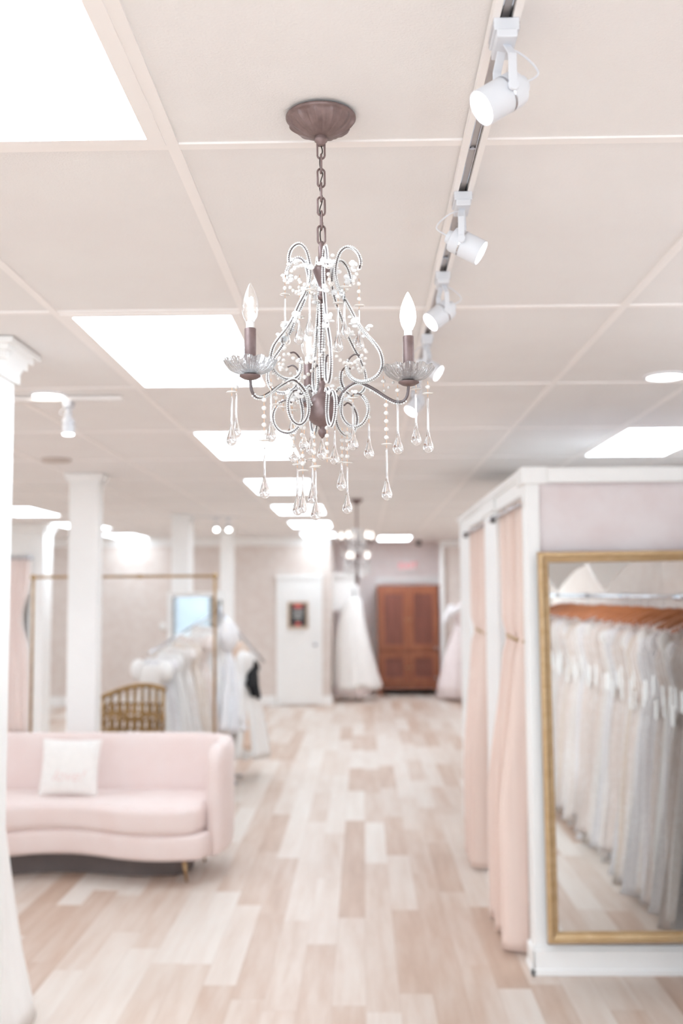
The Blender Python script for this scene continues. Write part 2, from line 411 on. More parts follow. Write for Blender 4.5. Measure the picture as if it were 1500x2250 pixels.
# ================================================================== TRACK LIGHTING
def track(p0, p1, label, screws=()):
    """U-channel track hanging under the ceiling from p0 to p1"""
    d = (Vector(p1)-Vector(p0)); L = d.length; ang = math.atan2(d.y, d.x)
    o = empty('light_track', p0, label, 'light track', rz=ang)
    h = .020
    MB().box(0, L, -.022, -.010, -h, 0).box(0, L, .010, .022, -h, 0).box(0, L, -.010, .010, -.004, 0).build('channel', M['tbar'], o)
    MB().box(0.002, L-.002, -.0098, .0098, -.007, -.0042).build('slot_liner', M['slot'], o)
    MB().box(0.002, L-.002, -.0080, -.0060, -.011, -.0071).box(0.002, L-.002, .0060, .0080, -.011, -.0071).build('conductor', M['chrome'], o)
    for s in screws: MB().lathe([(.006, -.012), (.0055, -.0075), (.004, -.0071)], c=(s, 0, 0), n=12).build('screw', M['chrome'], o)
    return o
TX = .229
track((TX, -.6, CEIL), (TX, 4.95, CEIL), 'long white light track running along the ceiling to the right of the chandelier', (1.9, 2.62, 3.3, 3.9))
def spot(x, y, aim, label, drop=.075, scale=1.0, rz=0, cable=1):
    """adapter, fork, drum head pointing along aim (a unit-ish vector)"""
    o = empty('track_spotlight', (x, y, CEIL-.020), label, 'spotlight', 'white spotlights on ceiling tracks')
    S = scale
    MB().box(-.020*S, .020*S, -.032*S, .032*S, -.020*S, 0.0).box(-.016*S, .016*S, -.036*S, .036*S, -.034*S, -.020*S).build('adapter', M['fixture'], o, bevel=.002)
    MB().box(-.0205*S, .0205*S, -.030*S, .030*S, -.017*S, -.013*S).box(-.0205*S, .0205*S, -.030*S, .030*S, -.010*S, -.006*S).build('adapter_band', M['chrome'], o)
    a = Vector(aim).normalized(); hz = Vector((a.x, a.y, 0)).normalized() if abs(a.z) < .98 else Vector((1, 0, 0))
    side = Vector((0, 0, 1)).cross(hz)
    piv = Vector((0, 0, -(.034+drop)*S)); rad = .0285*S
    # fork: two flat arms either side of the drum
    for s in (1, -1):
        q = side*(s*(rad+.003*S)); t = side*(s*.006*S)
        w_ = hz*(.007*S)
        pts = []
        for c_, z_ in ((t*1.3, -.030*S), (q, -.058*S), (q, piv.z-.006*S)):
            pts.append(c_+Vector((0, 0, z_)))
        rings = [[p+w_+side*.0015*S, p-w_+side*.0015*S, p-w_-side*.0015*S, p+w_-side*.0015*S] for p in pts]
        MB().loft(rings).build('fork_arm', M['fixture'], o, bevel=.0008)
        kn = MB(); kn.tube([q+piv, q+piv+side*(s*.006*S)], .009*S, 16); kn.build('pivot_knob', M['fixture'], o, smooth=False, bevel=.001)
    # drum head, axis along a
    rot = a.to_track_quat('Z', 'Y').to_matrix().to_4x4(); T = Matrix.Translation(piv) @ rot
    b0, f0 = -.030*S, .048*S
    hd = MB().lathe([(.012*S, b0-.010*S), (.014*S, b0-.009*S), (.016*S, b0), (rad*.93, b0+.004*S), (rad, b0+.010*S), (rad, f0), (rad*.93, f0), (rad*.90, f0-.006*S), (.001, f0-.006*S)], n=36, capt=False).xform(T)
    head = hd.build('lamp_head', M['fixture'], o, smooth=True)
    d = head.modifiers.new('edge', 'EDGE_SPLIT'); d.split_angle = R(35)
    MB().lathe([(rad*1.01, -.002*S), (rad*1.015, 0), (rad*1.01, .002*S)], n=36, capb=False, capt=False).xform(T).build('chrome_ring', M['chrome'], head, smooth=True)
    MB().lathe([(rad*.89, f0-.004*S), (rad*.89, f0-.003*S)], n=36).xform(T).build('lens', M['lens'], head)
    if cable:
        back = piv - a*(.038*S)
        pth = smoothpath([Vector((0, 0, -.032*S)), Vector((0, 0, -.040*S))+side*.0-hz*.030*S+Vector((0, .0, 0)), back*.55-hz*.040*S+Vector((0, 0, -.018*S)), back], 6)
        MB().tube(pth, .0018*S, 8).build('cable', M['fixture'], o, smooth=True)
    sl = bpy.data.lights.new('spot_beam', 'SPOT'); sl.energy = 80 if aim[0] > .5 else 12; sl.spot_size = R(70); sl.spot_blend = .7; sl.shadow_soft_size = .02
    so = bpy.data.objects.new('spot_beam', sl); COL.objects.link(so); so.parent = o
    so.matrix_local = Matrix.Translation(piv+a*(f0+.01)) @ (-a).to_track_quat('Z', 'Y').to_matrix().to_4x4()
    return o
def R(d): return math.radians(d)
spot(TX, 1.56, (-.76, -.20, -.52), 'nearest and largest white spotlight on the long track, turned to the left')
spot(TX, 2.25, (.86, -.15, -.52), 'second white spotlight on the long track, turned to the right')
spot(TX, 2.82, (-.72, -.22, -.60), 'third white spotlight on the long track, just right of the lit candle bulb')
spot(TX, 3.51, (.80, -.25, -.55), 'fourth white spotlight on the long track, turned right behind the glass dish')
spot(TX, 4.2, (-.55, -.3, -.75), 'farthest white spotlight on the long track, blurred behind crystal drops')
track((-1.75, 4.64, CEIL), (-1.10, 4.64, CEIL), 'short white light track on the ceiling at left')
spot(-1.345, 4.64, (0.02, -.1, -.99), 'white spotlight pointing straight down at left below a short track', cable=1)
track((-2.2, 11.9, CEIL), (-1.45, 12.1, CEIL), 'distant short light track between two far pillars')
for x, y in ((-1.72, 12.02), (-1.58, 12.06)):
    spot(x, y, (.2, -.7, -.65), 'tiny far spotlight between the two distant pillars, %s one' % ('left' if x < -1.65 else 'right'), cable=0)

# ================================================================== CHANDELIER
AX, AY = -.0735, 1.895
ch = empty('crystal_chandelier', (AX, AY, CEIL), 'beaded bronze three-candle chandelier with clear teardrop crystals hanging in the middle', 'chandelier')
def cz(z): return z-CEIL     # local height
def flute(q, j, n):
    if j < 3 or j > 11: return 1
    e = math.sin(PI*(j-2)/10.5)
    return 1+.15*e*(abs(math.cos(q*5.5))**.45-.6)+.09*e*(abs(math.sin(q*11+j*.16))**6)*(1 if j > 5 else .3)
cprof = [(.012, 2.6665), (.0145, 2.6668), (.018, 2.6675), (.024, 2.6695), (.030, 2.672), (.036, 2.6752), (.042, 2.679), (.047, 2.683), (.0515, 2.6872), (.0555, 2.6917), (.0585, 2.6958), (.0605, 2.6985), (.0635, 2.6995), (.0655, 2.7005), (.067, 2.7025), (.067, 2.7055), (.0655, 2.707)]
MB().lathe([(r, cz(z)) for r, z in cprof], n=160, wob=flute).build('canopy', M['bronze'], ch, smooth=True)
MB().lathe([(.006, cz(2.650)), (.008, cz(2.652)), (.0095, cz(2.656)), (.0125, cz(2.659)), (.0125, cz(2.664)), (.011, cz(2.666)), (.0135, cz(2.668)), (.014, cz(2.6715))], n=24).build('canopy_collar', M['bronze'], ch, smooth=True)
# chain of oval links, alternately turned
zt, zb_ = 2.656, 2.462; nl = 7; step = (zt-zb_)/nl
for i in range(nl):
    zc = zt-step*(i+.5); hl = step*.5+.0040; wl = .0072; a = (i % 2)*PI/2+.25+random.uniform(-.2, .2)
    pts = []
    for k in range(20):
        q = 2*PI*k/20; u = wl*math.cos(q); v = (hl-wl)*(1 if math.sin(q) > 0 else -1)+wl*math.sin(q)
        pts.append((u*math.cos(a), u*math.sin(a), cz(zc)+v))
    MB().tube(pts, .0020, 8, closed=True).build('chain_link', M['bronze'], ch, smooth=True)
wp = [Vector((.003*math.sin(k*1.9), .003*math.cos(k*1.9), cz(2.652-.2*k/14))) for k in range(15)]
MB().tube(smoothpath(wp, 4), .0011, 6).build('cord', M['dark'], ch, smooth=True)
# top loop + stem
MB().lathe([(.0045, cz(2.425)), (.0062, cz(2.43)), (.0062, cz(2.452)), (.0045, cz(2.457)), (.0035, cz(2.463))], n=20).build('stem_socket', M['bronze'], ch, smooth=True)
MB().lathe([(.0045, cz(2.350)), (.007, cz(2.353)), (.0075, cz(2.358)), (.005, cz(2.361)), (.0045, cz(2.366)), (.007, cz(2.371)), (.0045, cz(2.374)), (.0065, cz(2.380)), (.011, cz(2.392)), (.0155, cz(2.403)), (.0165, cz(2.409)), (.0155, cz(2.411)), (.011, cz(2.416)), (.0065, cz(2.421)), (.0055, cz(2.430))], n=28).build('baluster', M['bronze'], ch, smooth=True)
MB().tube([(0, 0, cz(2.355)), (0, 0, cz(2.19))], .0028, 10).build('centre_rod', M['bronze'], ch, smooth=True)
MB().lathe([(.0028, cz(2.196)), (.006, cz(2.194)), (.0065, cz(2.189)), (.005, cz(2.186)), (.007, cz(2.180)), (.010, cz(2.172)), (.018, cz(2.1665)), (.0245, cz(2.158)), (.0275, cz(2.148)), (.0282, cz(2.139)), (.0272, cz(2.130)), (.0235, cz(2.121)), (.017, cz(2.1145)), (.008, cz(2.1105)), (.005, cz(2.108)), (.0048, cz(2.1055)), (.0075, cz(2.102)), (.0078, cz(2.097)), (.0055, cz(2.092)), (.0022, cz(2.0885)), (.0005, cz(2.0868))][::-1], n=36).build('ball_hub', M['bronze'], ch, smooth=True)

def radial(az, pts): return [Vector((r*math.cos(az), r*math.sin(az), cz(z))) for r, z in pts]
def beads_along(path, r=.0022, off=.0032, az=0, sides=(35, 150, 265), step=None):
    """strings of tiny beads wired round a rod lying in the radial plane az"""
    g = MB(); P = resample(path, step or r*2.05); nrm = Vector((-math.sin(az), math.cos(az), 0))
    for i in range(2, len(P)-(7 if len(P) > 50 else 1)):
        t = (P[i+1]-P[i-1]).normalized(); s_ = t.cross(nrm).normalized()
        for q in sides:
            w_ = R(q)+.25*math.sin(i*.21)
            g.ball(P[i]+(s_*math.cos(w_)+nrm*math.sin(w_))*off, r, 6, 4)
    return g
beads_along([Vector((0, 0, cz(2.35-.004*k))) for k in range(40)], .0024, .0052, 0, sides=(0, 72, 144, 216, 288)).build('centre_bead_strand', M['bead'], ch, smooth=True)
HARP = [(.073, 2.398), (.0745, 2.412), (.069, 2.428), (.058, 2.4395), (.047, 2.442), (.036, 2.434), (.029, 2.416), (.0265, 2.396), (.030, 2.374), (.040, 2.350), (.052, 2.328), (.066, 2.300), (.082, 2.276), (.098, 2.256), (.110, 2.236), (.114, 2.214), (.107, 2.196), (.092, 2.186), (.074, 2.184), (.057, 2.192), (.048, 2.208), (.050, 2.226), (.061, 2.236), (.072, 2.234)]
AZ = [R(281), R(341), R(41), R(101), R(161), R(221)]
for i, a in enumerate(AZ):
    k = 1.0 + (.04 if i % 2 else -.03)
    pth = smoothpath(radial(a, [(r*k, z+(.004 if i % 2 else -.006)) for r, z in HARP]), 5)
    h = MB().tube(pth, .0016, 8).build('harp_rod', M['iron'], ch, smooth=True)
    beads_along(pth, .0018, .0029, a).build('bead_strand', M['bead'], h, smooth=True)
SCR = [(.026, 2.168), (.034, 2.178), (.042, 2.170), (.038, 2.150), (.037, 2.130), (.046, 2.112), (.062, 2.103), (.080, 2.108), (.091, 2.124), (.092, 2.144), (.082, 2.160), (.068, 2.166), (.058, 2.160)]
for i, a in enumerate(AZ):
    a2 = a+R(6); k = .92 if i % 2 else 1.04
    pth = smoothpath(radial(a2, [(.026+(r-.026)*k, z+(.003 if i % 2 else -.003)) for r, z in SCR]), 5)
    h = MB().tube(pth, .0016, 8).build('lower_scroll', M['iron'], ch, smooth=True)
    beads_along(pth, .0017, .0028, a2).build('bead_strand', M['bead'], h, smooth=True)
RC = .166; ARMS = [R(222.5), R(344.5), R(101.5)]
ARM = [(.024, 2.140), (.031, 2.152), (.038, 2.168), (.052, 2.182), (.070, 2.189), (.088, 2.181), (.106, 2.170), (.124, 2.157), (.141, 2.148), (.155, 2.148), (.163, 2.158), (.166, 2.178)]
def dish_wob(q, j, n): return 1+.05*abs(math.cos(q*9))*(j/(n-1))
def make_candle(a, lit):
    c = Vector((RC*math.cos(a), RC*math.sin(a), 0))
    pth = smoothpath(radial(a, ARM), 5)
    arm = MB().tube(pth, .0028, 10).build('candle_arm', M['iron'], ch, smooth=True)
    beads_along(pth, .0019, .0038, a, sides=(80, 180)).build('bead_strand', M['bead'], arm, smooth=True)
    MB().lathe([(.004, cz(2.1750)), (.012, cz(2.1770)), (.019, cz(2.1810)), (.0192, cz(2.1830)), (.012, cz(2.1850)), (.004, cz(2.1855))], c=(c.x, c.y, 0), n=28).build('drip_pan', M['bronze'], ch, smooth=True)
    # scalloped cut-glass dish
    prof = [(.010, 2.1860), (.019, 2.1868), (.027, 2.1888), (.0335, 2.1918), (.0385, 2.1955), (.0422, 2.1995), (.0448, 2.2035), (.0465, 2.2070)]
    n = 144; outer = []; inner = []
    for j, (r, z) in enumerate(prof):
        t = j/(len(prof)-1); ro = []; ri = []
        for k in range(n):
            q = 2*PI*k/n; sc = abs(math.cos(q*6)); cut = .0021*(abs(math.sin(q*12+t*2.2))-abs(math.sin(q*12-t*2.2)))*math.sin(PI*t)+.0007*math.cos(q*24)
            rr = r*(1+.035*sc*t)+cut; zz = z+.004*t*t*sc+.0007*t*math.cos(q*54)
            ro.append((c.x+rr*math.cos(q), c.y+rr*math.sin(q), cz(zz)))
            ri.append((c.x+(r*(1+.035*sc*t)-.0015)*math.cos(q), c.y+(r*(1+.035*sc*t)-.0015)*math.sin(q), cz(zz+.0022*(1-t)+.0006)))
        outer.append(ro); inner.append(ri)
    MB().loft(outer+inner[::-1]).build('glass_dish', M['cutglass'], ch, smooth=False)
    MB().lathe([(.0100, cz(2.1860)), (.0105, cz(2.188)), (.0102, cz(2.266)), (.0098, cz(2.2675))], c=(c.x, c.y, 0), n=28).build('candle_sleeve', M['bronze'], ch, smooth=True)
    b = MB().lathe([(.0072, cz(2.266)), (.0075, cz(2.269)), (.0075, cz(2.2775)), (.0078, cz(2.279))], c=(c.x, c.y, 0), n=24).build('bulb_base', M['plastic'], ch, smooth=True)
    zb = 2.278; prof = [(.0072, 0), (.0090, .004), (.0120, .010), (.0143, .018), (.0150, .026), (.0146, .034), (.0130, .043), (.0105, .051), (.0075, .059), (.0045, .0655), (.0022, .070), (.0005, .0725)]
    bu = MB().lathe([(r, cz(zb+z)) for r, z in prof], c=(c.x, c.y, 0), n=32)
    bulb = bu.build('bulb', M['bulb_lit'] if lit == 2 else M['bulbglass'], ch, smooth=True)
    g = MB()
    for k in range(4):
        q = k*PI/2+.4; g.tube([(c.x+.0035*math.cos(q), c.y+.0035*math.sin(q), cz(zb+.010)), (c.x+.0045*math.cos(q), c.y+.0045*math.sin(q), cz(zb+.046))], .0009, 6)
    if lit != 2:
        g.build('filament', M['filament'], bulb)
        MB().lathe([(.006, cz(zb)), (.0045, cz(zb+.006)), (.002, cz(zb+.012)), (.0012, cz(zb+.045))], c=(c.x, c.y, 0), n=12).build('filament_stem', M['plastic'], bulb, smooth=True)
def bulb_glass():
    t = NT('bulb_glass'); g = t.node('ShaderNodeBsdfGlossy'); g.inputs['Roughness'].default_value = .03
    tr = t.node('ShaderNodeBsdfTransparent'); fr = t.node('ShaderNodeLayerWeight'); fr.inputs[0].default_value = .35
    em = t.node('ShaderNodeEmission'); em.inputs[0].default_value = lin((255, 252, 248)); em.inputs[1].default_value = .06
    mx = t.node('ShaderNodeMixShader'); t.link(fr.outputs['Facing'], mx.inputs[0]); t.link(tr.outputs[0], mx.inputs[1]); t.link(g.outputs[0], mx.inputs[2])
    ad = t.node('ShaderNodeAddShader'); t.link(mx.outputs[0], ad.inputs[0]); t.link(em.outputs[0], ad.inputs[1])
    t.link(ad.outputs[0], t.out.inputs[0]); return t.m
M['bulbglass'] = bulb_glass()
make_candle(ARMS[0], 1); make_candle(ARMS[1], 2); make_candle(ARMS[2], 1)

# pendants: pearls, flat quartz chips, long teardrops
def teardrop(g, x, y, ztop, zbot, r=.0095):
    L = ztop-zbot; pr = [(.0003, 0)]
    for q in range(1, 9): a = PI*.5*q/8; pr.append((r*math.sin(a), r*(1-math.cos(a))))
    neck = min(L-r-.002, r*3.6)
    for t in (.12, .25, .4, .55, .7, .85, 1): pr.append((.0021+(r-.0021)*(.5+.5*math.cos(PI*t**.8)), r+neck*t))
    if L > r+neck+.006: pr.append((.0018, L-.004))
    pr += [(.0013, L-.001), (.0004, L)]
    g.lathe(pr, c=(x, y, zbot), n=20)
def pend(px, y0, y1, Y, pearls=0, chip=False, drop=True, r=.0095):
    p0 = at(px, y0, Y); p1 = at(px, y1, Y)
    x, y, z = p0.x-AX, p0.y-AY, p0.z; zb = p1.z
    g = MB(); w = MB(); zz = z
    w.tube([(x, y, cz(zz)), (x+.0006, y, cz(zz-.006))], .0005, 6); zz -= .006
    for i in range(pearls):
        g.ball((x, y, cz(zz-.0042)), .0042, 10, 7); zz -= .0084
        w.tube([(x, y, cz(zz)), (x, y, cz(zz-.0062))], .0005, 6); zz -= .0062
        if i == pearls-1 and chip: pass
    if chip:
        g.ball((x+.0005, y, cz(zz-.0016)), .0105, 10, 6, (1, .8, .17)); zz -= .0034
        w.tube([(x, y, cz(zz)), (x, y, cz(zz-.005))], .0005, 6); zz -= .0045
    if g.v: s = g.build('pearl_string', M['pearl'], ch, smooth=True)
    else: s = None
    wo = w.build('wire_hook', M['wire'], s or ch)
    if drop and zz-zb > .012:
        d = MB(); teardrop(d, x, y, cz(zz), cz(zb), r); d.build('teardrop', M['crystal'], s or ch, smooth=True)
YL, YR, YK = 1.783, 1.851, 2.058
P = [  # px, top y, bottom y, depth, pearls, chip, drop
 (509, 852, 980, YL-.02, 0, True, True), (519, 838, 963, YL+.03, 1, False, True), (595, 832, 972, YL+.01, 1, False, True),
 (580, 866, 978, YL-.03, 5, True, True), (581, 975, 1095, YL-.031, 0, False, True), (606, 862, 895, YL+.035, 1, True, False),
 (848, 878, 1099, YR-.03, 5, True, True), (873, 846, 998, YR+.0, 1, False, True), (913, 846, 979, YR+.03, 0, True, True), (939, 838, 995, YR-.01, 1, True, True), (842, 826, 850, YR+.02, 1, False, False),
 (668, 928, 988, 1.86, 1, False, True), (645, 935, 1016, 1.93, 3, False, True), (653, 1012, 1133, 1.90, 0, True, True), (665, 990, 1128, 1.875, 2, True, True), (663, 928, 1022, 1.97, 4, False, True),
 (690, 948, 1018, 1.87, 4, True, False), (693, 1015, 1143, 1.87, 0, True, True), (686, 1000, 1107, 1.99, 0, True, True),
 (707, 950, 1010, 1.93, 0, False, True), (718, 928, 1018, 1.85, 4, True, True), (719, 985, 1045, 1.98, 0, False, False), (735, 936, 1021, 1.96, 0, False, True),
 (751, 940, 1008, 1.94, 4, True, False), (762, 940, 1129, 1.90, 4, True, True), (750, 1000, 1078, 1.941, 0, False, True), (775, 866, 989, 1.85, 0, True, True), (810, 905, 1008, 1.93, 1, False, True),
 (626, 605, 757, 1.90, 2, True, True), (680, 628, 740, 1.85, 0, True, True), (657, 688, 757, 1.89, 0, True, True), (627, 700, 760, 1.93, 0, True, True),
 (742, 640, 774, 1.86, 1, True, True), (756, 622, 745, 1.875, 0, True, True), (788, 612, 772, 1.88, 3, True, True), (658, 604, 650, 1.95, 2, True, False),
 (640, 850, 905, 1.99, 2, True, False), (600, 900, 975, 2.0, 0, False, False), (642, 862, 960, 2.04, 2, True, True), (683, 880, 1000, 2.06, 2, False, True), (622, 870, 900, 1.95, 1, True, False)]
for p in P: pend(*p[:4], pearls=p[4], chip=p[5], drop=p[6])
def swag(a, b, sag, r=.0038, gap=.0108):
    a, b = Vector(a), Vector(b); n = max(4, int((b-a).length*1.25/gap)); g = MB()
    for i in range(n+1):
        t = i/n; p = a.lerp(b, t); p.z -= sag*4*t*(1-t); g.ball(p, r, 9, 6)
    g.build('pearl_swag', M['pearl'], ch, smooth=True)
for i in range(6):
    a, b = AZ[i], AZ[(i+1) % 6]
    swag(radial(a, [(.088, 2.243)])[0], radial(b, [(.086, 2.246)])[0], .030)
    swag(radial(a, [(.070, 2.392)])[0], radial(a+R(25), [(.036, 2.372)])[0], .012)
for a in ARMS:
    c = Vector((RC*math.cos(a), RC*math.sin(a), cz(2.188)))
    swag(c+Vector((math.cos(a+2.6)*.04, math.sin(a+2.6)*.04, 0)), radial(a+R(28), [(.085, 2.185)])[0], .014, .003)
# crystal leaf sprays wired on the rods
def spray(az, r, z, n=7, s=.006, seed=0):
    rnd = random.Random(seed); g = MB()
    for i in range(n):
        c = Vector((r*math.cos(az), r*math.sin(az), cz(z)))+Vector((rnd.uniform(-1, 1), rnd.uniform(-1, 1), rnd.uniform(-1, 1)))*.009
        g.ball(c, s*rnd.uniform(.7, 1.15), 8, 5, (rnd.uniform(.7, 1.3), rnd.uniform(.5, 1), rnd.uniform(.5, 1.1)))
    g.build('crystal_spray', M['bead'], ch, smooth=False)
sd = 0
for i, a in enumerate(AZ):
    for r, z, n in ((.070, 2.404, 9), (.031, 2.418, 4), (.036, 2.362, 5), (.067, 2.302, 7), (.090, 2.285, 4), (.060, 2.168, 4)):
        sd += 1; spray(a+random.uniform(-.08, .08), r, z+random.uniform(-.005, .005), n, .0052, sd)

# ================================================================== FAR CHANDELIER
FX, FY = -.055, 9.95
fc = empty('far_chandelier', (FX, FY, CEIL), 'distant blurred two-tier crystal chandelier on a brown rod', 'chandelier')
MB().lathe([(.012, -.055), (.03, -.04), (.062, -.01), (.064, 0)], n=24).build('canopy', M['bronze'], fc, smooth=True)
MB().tube([(0, 0, -.05), (0, 0, -.30)], .009, 10).build('rod', M['bronze'], fc, smooth=True)
MB().lathe([(.004, -.84), (.02, -.80), (.02, -.74), (.01, -.70), (.018, -.60), (.03, -.55), (.018, -.5), (.01, -.42), (.016, -.36), (.01, -.29)], n=16).build('stem', M['bronze'], fc, smooth=True)
def far_ring(R0, z, n, a0, cr):
    for k in range(n):
        a = a0+2*PI*k/n; c = Vector((R0*math.cos(a), R0*math.sin(a), z))
        pth = smoothpath([(c.x*.08, c.y*.08, z-.02), (c.x*.5, c.y*.5, z-.075), (c.x*.85, c.y*.85, z-.07), (c.x, c.y, z-.035)], 5)
        arm = MB().tube(pth, .005, 6).build('candle_arm', M['bronze'], fc, smooth=True)
        MB().lathe([(.008, -.035), (.026, -.03), (.028, -.024), (.01, -.02), (.01, 0)], c=c, n=12).build('candle_cup', M['bronze'], arm, smooth=True)
        MB().lathe([(.008, 0), (.017, .018), (.019, .03), (.012, .055), (.002, .07)], c=c, n=12).build('bulb', M['bulb_far'], arm, smooth=True)
        for q in range(3):
            x, y = c.x*(.95-.13*q), c.y*(.95-.13*q); g = MB(); teardrop(g, x, y, z-.06-.01*q, z-.15-.02*q, .010); g.build('teardrop', M['crystal'], arm, smooth=True)
M['bulb_far'] = emit('far_bulb', (255, 250, 244), 2.6)
far_ring(.155, -.385, 5, .4, 1); far_ring(.105, -.575, 3, 3.9, 1)
for k in range(18):
    a = 2*PI*k/18; g = MB()
    for j in range(8): g.ball((.09*math.cos(a)*(1-.4*abs(j-4)/4), .09*math.sin(a)*(1-.4*abs(j-4)/4), -.30-.03*j), .010, 6, 5)
    g.build('crystal_string', M['bead'], fc, smooth=False); g = MB()
    for j in range(5): g.ball((.12*math.cos(a), .12*math.sin(a), -.60-.030*j), .011, 6, 5)
    g.build('crystal_string', M['bead'], fc, smooth=False)

# ================================================================== FITTING ROOM BLOCK (right)
PX, PF, PT = .800, 5.03, 2.405
struct('wall_partition_front', box(PX+.02, XR, PF+.005, PF+.11, 0, PT-.005), M['damask'])
pw = MB().box(PX, PX+.065, PF-.012, PF+.125, .0, PT)         # corner post
pw.box(PX, PX+.10, 6.15, 6.75, 0, PT)                         # middle post
pw.box(PX, PX+.10, 7.70, 8.46, 0, PT)
pw.box(PX, PX+.10, PF+.125, 6.15, 2.27, PT).box(PX, PX+.10, 6.75, 7.70, 2.27, PT)
struct('wall_partition_side', pw, M['white'], bevel=.004)
struct('wall_partition_inner', box(PX+.10, XR, 6.15, 6.25, 0, PT-.02).box(PX+.10, XR, 8.36, 8.46, 0, PT-.02).box(PX+.10, XR, 7.70, 7.78, 0, PT-.02), M['white'])
tr = MB().box(PX-.02, XR, PF-.035, PF-.012, PT-.075, PT).box(PX-.022, PX+.10, PF-.04, PF+.14, PT-.08, PT+.004)
tr.box(PX-.02, PX, PF, 8.46, PT-.03, PT+.002).box(PX-.012, PX, PF, 8.46, PT-.045, PT-.03).box(PX-.017, PX, 6.15, 6.75, PT-.12, PT-.046)
tr.box(PX-.010, PX, PF+.13, 6.14, 2.275, 2.29).box(PX-.010, PX, 6.76, 7.69, 2.275, 2.29)
struct('trim_6', tr, M['white'], bevel=.004)
bb = MB().box(PX-.012, XR, PF-.030, PF-.0125, 0, .115).box(PX-.022, XR, PF-.040, PF-.0125, .0, .03).box(PX-.006, XR, PF-.020, PF-.0125, .115, .135)
bb.box(PX-.022, PX, PF-.04, PF+.13, 0, .03).box(PX-.015, PX, PF-.03, PF+.13, .03, .115)
struct('baseboard_partition', bb, M['white'], bevel=.004)
# curtains
def curtain(y0, y1, yt, yb, X, zt, ztie, zb, label, obj_loc, wt=.09, amp_b=.055, drapes=(6, 7)):
    o = empty('curtain', obj_loc, label, 'curtain', 'blush fitting room curtains')
    nu, nz = 140, 46; grid = []
    for j in range(nz):
        v = j/(nz-1); z = zt+(zb-zt)*v
        if z > ztie:
            t = (zt-z)/(zt-ztie); e = t*t*(3-2*t); e = t**2.6; a, b = y0+(yt[0]-y0)*e, y1+(yt[1]-y1)*e; amp = .032+.014*e; xc = X
        else:
            t = (ztie-z)/(ztie-zb); e = min(1, t*1.6); e = e*e*(3-2*e); a, b = yt[0]+(yb[0]-yt[0])*e, yt[1]+(yb[1]-yt[1])*e; amp = .046+(amp_b-.046)*e; xc = X-.075*e*(1 if X > 0 else -1)
        pinch = 1-.55*math.exp(-((z-ztie)/.06)**2)
        row = []
        for i in range(nu):
            u = i/(nu-1); ph = u*2*PI*drapes[0]+.9*math.sin(u*9+v*1.3)
            x = xc+amp*pinch*math.copysign(abs(math.sin(ph))**.7, math.sin(ph))+amp*.35*math.sin(ph*.5+1.7+v)
            y = a+(b-a)*u+.012*pinch*math.cos(ph)
            row.append((x-obj_loc[0], y-obj_loc[1], z))
        grid.append(row)
    MB().sheet(grid).build('drape', M['curtain'], o, smooth=True, solid=.004)
    yc = (yt[0]+yt[1])/2; hw = (yt[1]-yt[0])/2+.01
    g = MB(); g.tube([(X-obj_loc[0]+.038*math.cos(q), yc-obj_loc[1]+hw*math.sin(q), ztie+.01*math.sin(q)) for q in [2*PI*k/28 for k in range(28)]], .010, 8, closed=True)
    g.build('tieback', M['cord'], o, smooth=True)
    return o
curtain(5.17, 6.13, (5.22, 5.92), (5.25, 6.02), .835, 2.262, 1.555, .015, 'pale pink curtain tied with gold cord at the nearer fitting room', (.795, 5.6, 0))
curtain(6.77, 7.66, (6.80, 7.46), (6.80, 7.20), .835, 2.262, 1.535, .02, 'pale pink curtain tied with gold cord at the farther fitting room', (.795, 7.1, 0), drapes=(5, 5))
for (ya, yb2, lab) in ((5.15, 6.22, 'grey metal curtain rod over the nearer fitting room opening'), (6.76, 7.86, 'grey metal curtain rod over the farther fitting room opening')):
    o = empty('curtain_rod', (.785, (ya+yb2)/2, 2.235), lab, 'curtain rod'); h = (yb2-ya)/2
    MB().tube([(0, -h, 0), (0, h, 0)], .009, 12).build('rod', M['chrome'], o, smooth=True)
    MB().tube([(0, h-.01, 0), (0, h+.03, 0)], .02, 14).build('finial', M['chrome'], o, smooth=True)
    MB().box(-.008, .020, h-.03, h-.014, -.02, .02).build('bracket', M['dark'], o)

# ================================================================== BIG MIRROR
MY = PF-.005-.035
mo = empty('wall_mirror', (1.52, MY, .16), 'large gold framed mirror on the fitting room wall reflecting rows of gowns', 'mirror')
mo.rotation_euler = (0, -R(.35), 0)
mw, mh, fw = .665, 1.835, .052
def frame_mesh(w, h, f, d):
    """mitred frame with a stepped profile; outer half width w, height h"""
    g = MB(); prof = [(0, 0), (0, -d*.75), (.15*f, -d), (.38*f, -d), (.45*f, -d*.8), (.75*f, -d*.55), (.86*f, -d*.62), (f, -d*.35), (f, 0)]
    rings = []
    for sx, sz in ((-1, 0), (1, 0), (1, 1), (-1, 1)):
        rings.append([(sx*(w-o), y, (o if sz == 0 else h-o)) for o, y in prof])
    n = len(prof)
    for i in range(4):
        a, b = rings[i], rings[(i+1) % 4]
        g.add(a+b, [(k, k+1, n+k+1, n+k) for k in range(n-1)])
    return g
frame_mesh(mw, mh, fw, .034).build('frame', M['goldframe'], mo)
MB().box(-mw+.01, mw-.01, -.002, .004, .01, mh-.01).build('backing', M['dark'], mo)
MB().box(-mw+fw-.006, mw-fw+.006, -.0085, -.0045, fw-.006, mh-fw+.006).build('glass', M['mirror'], mo)

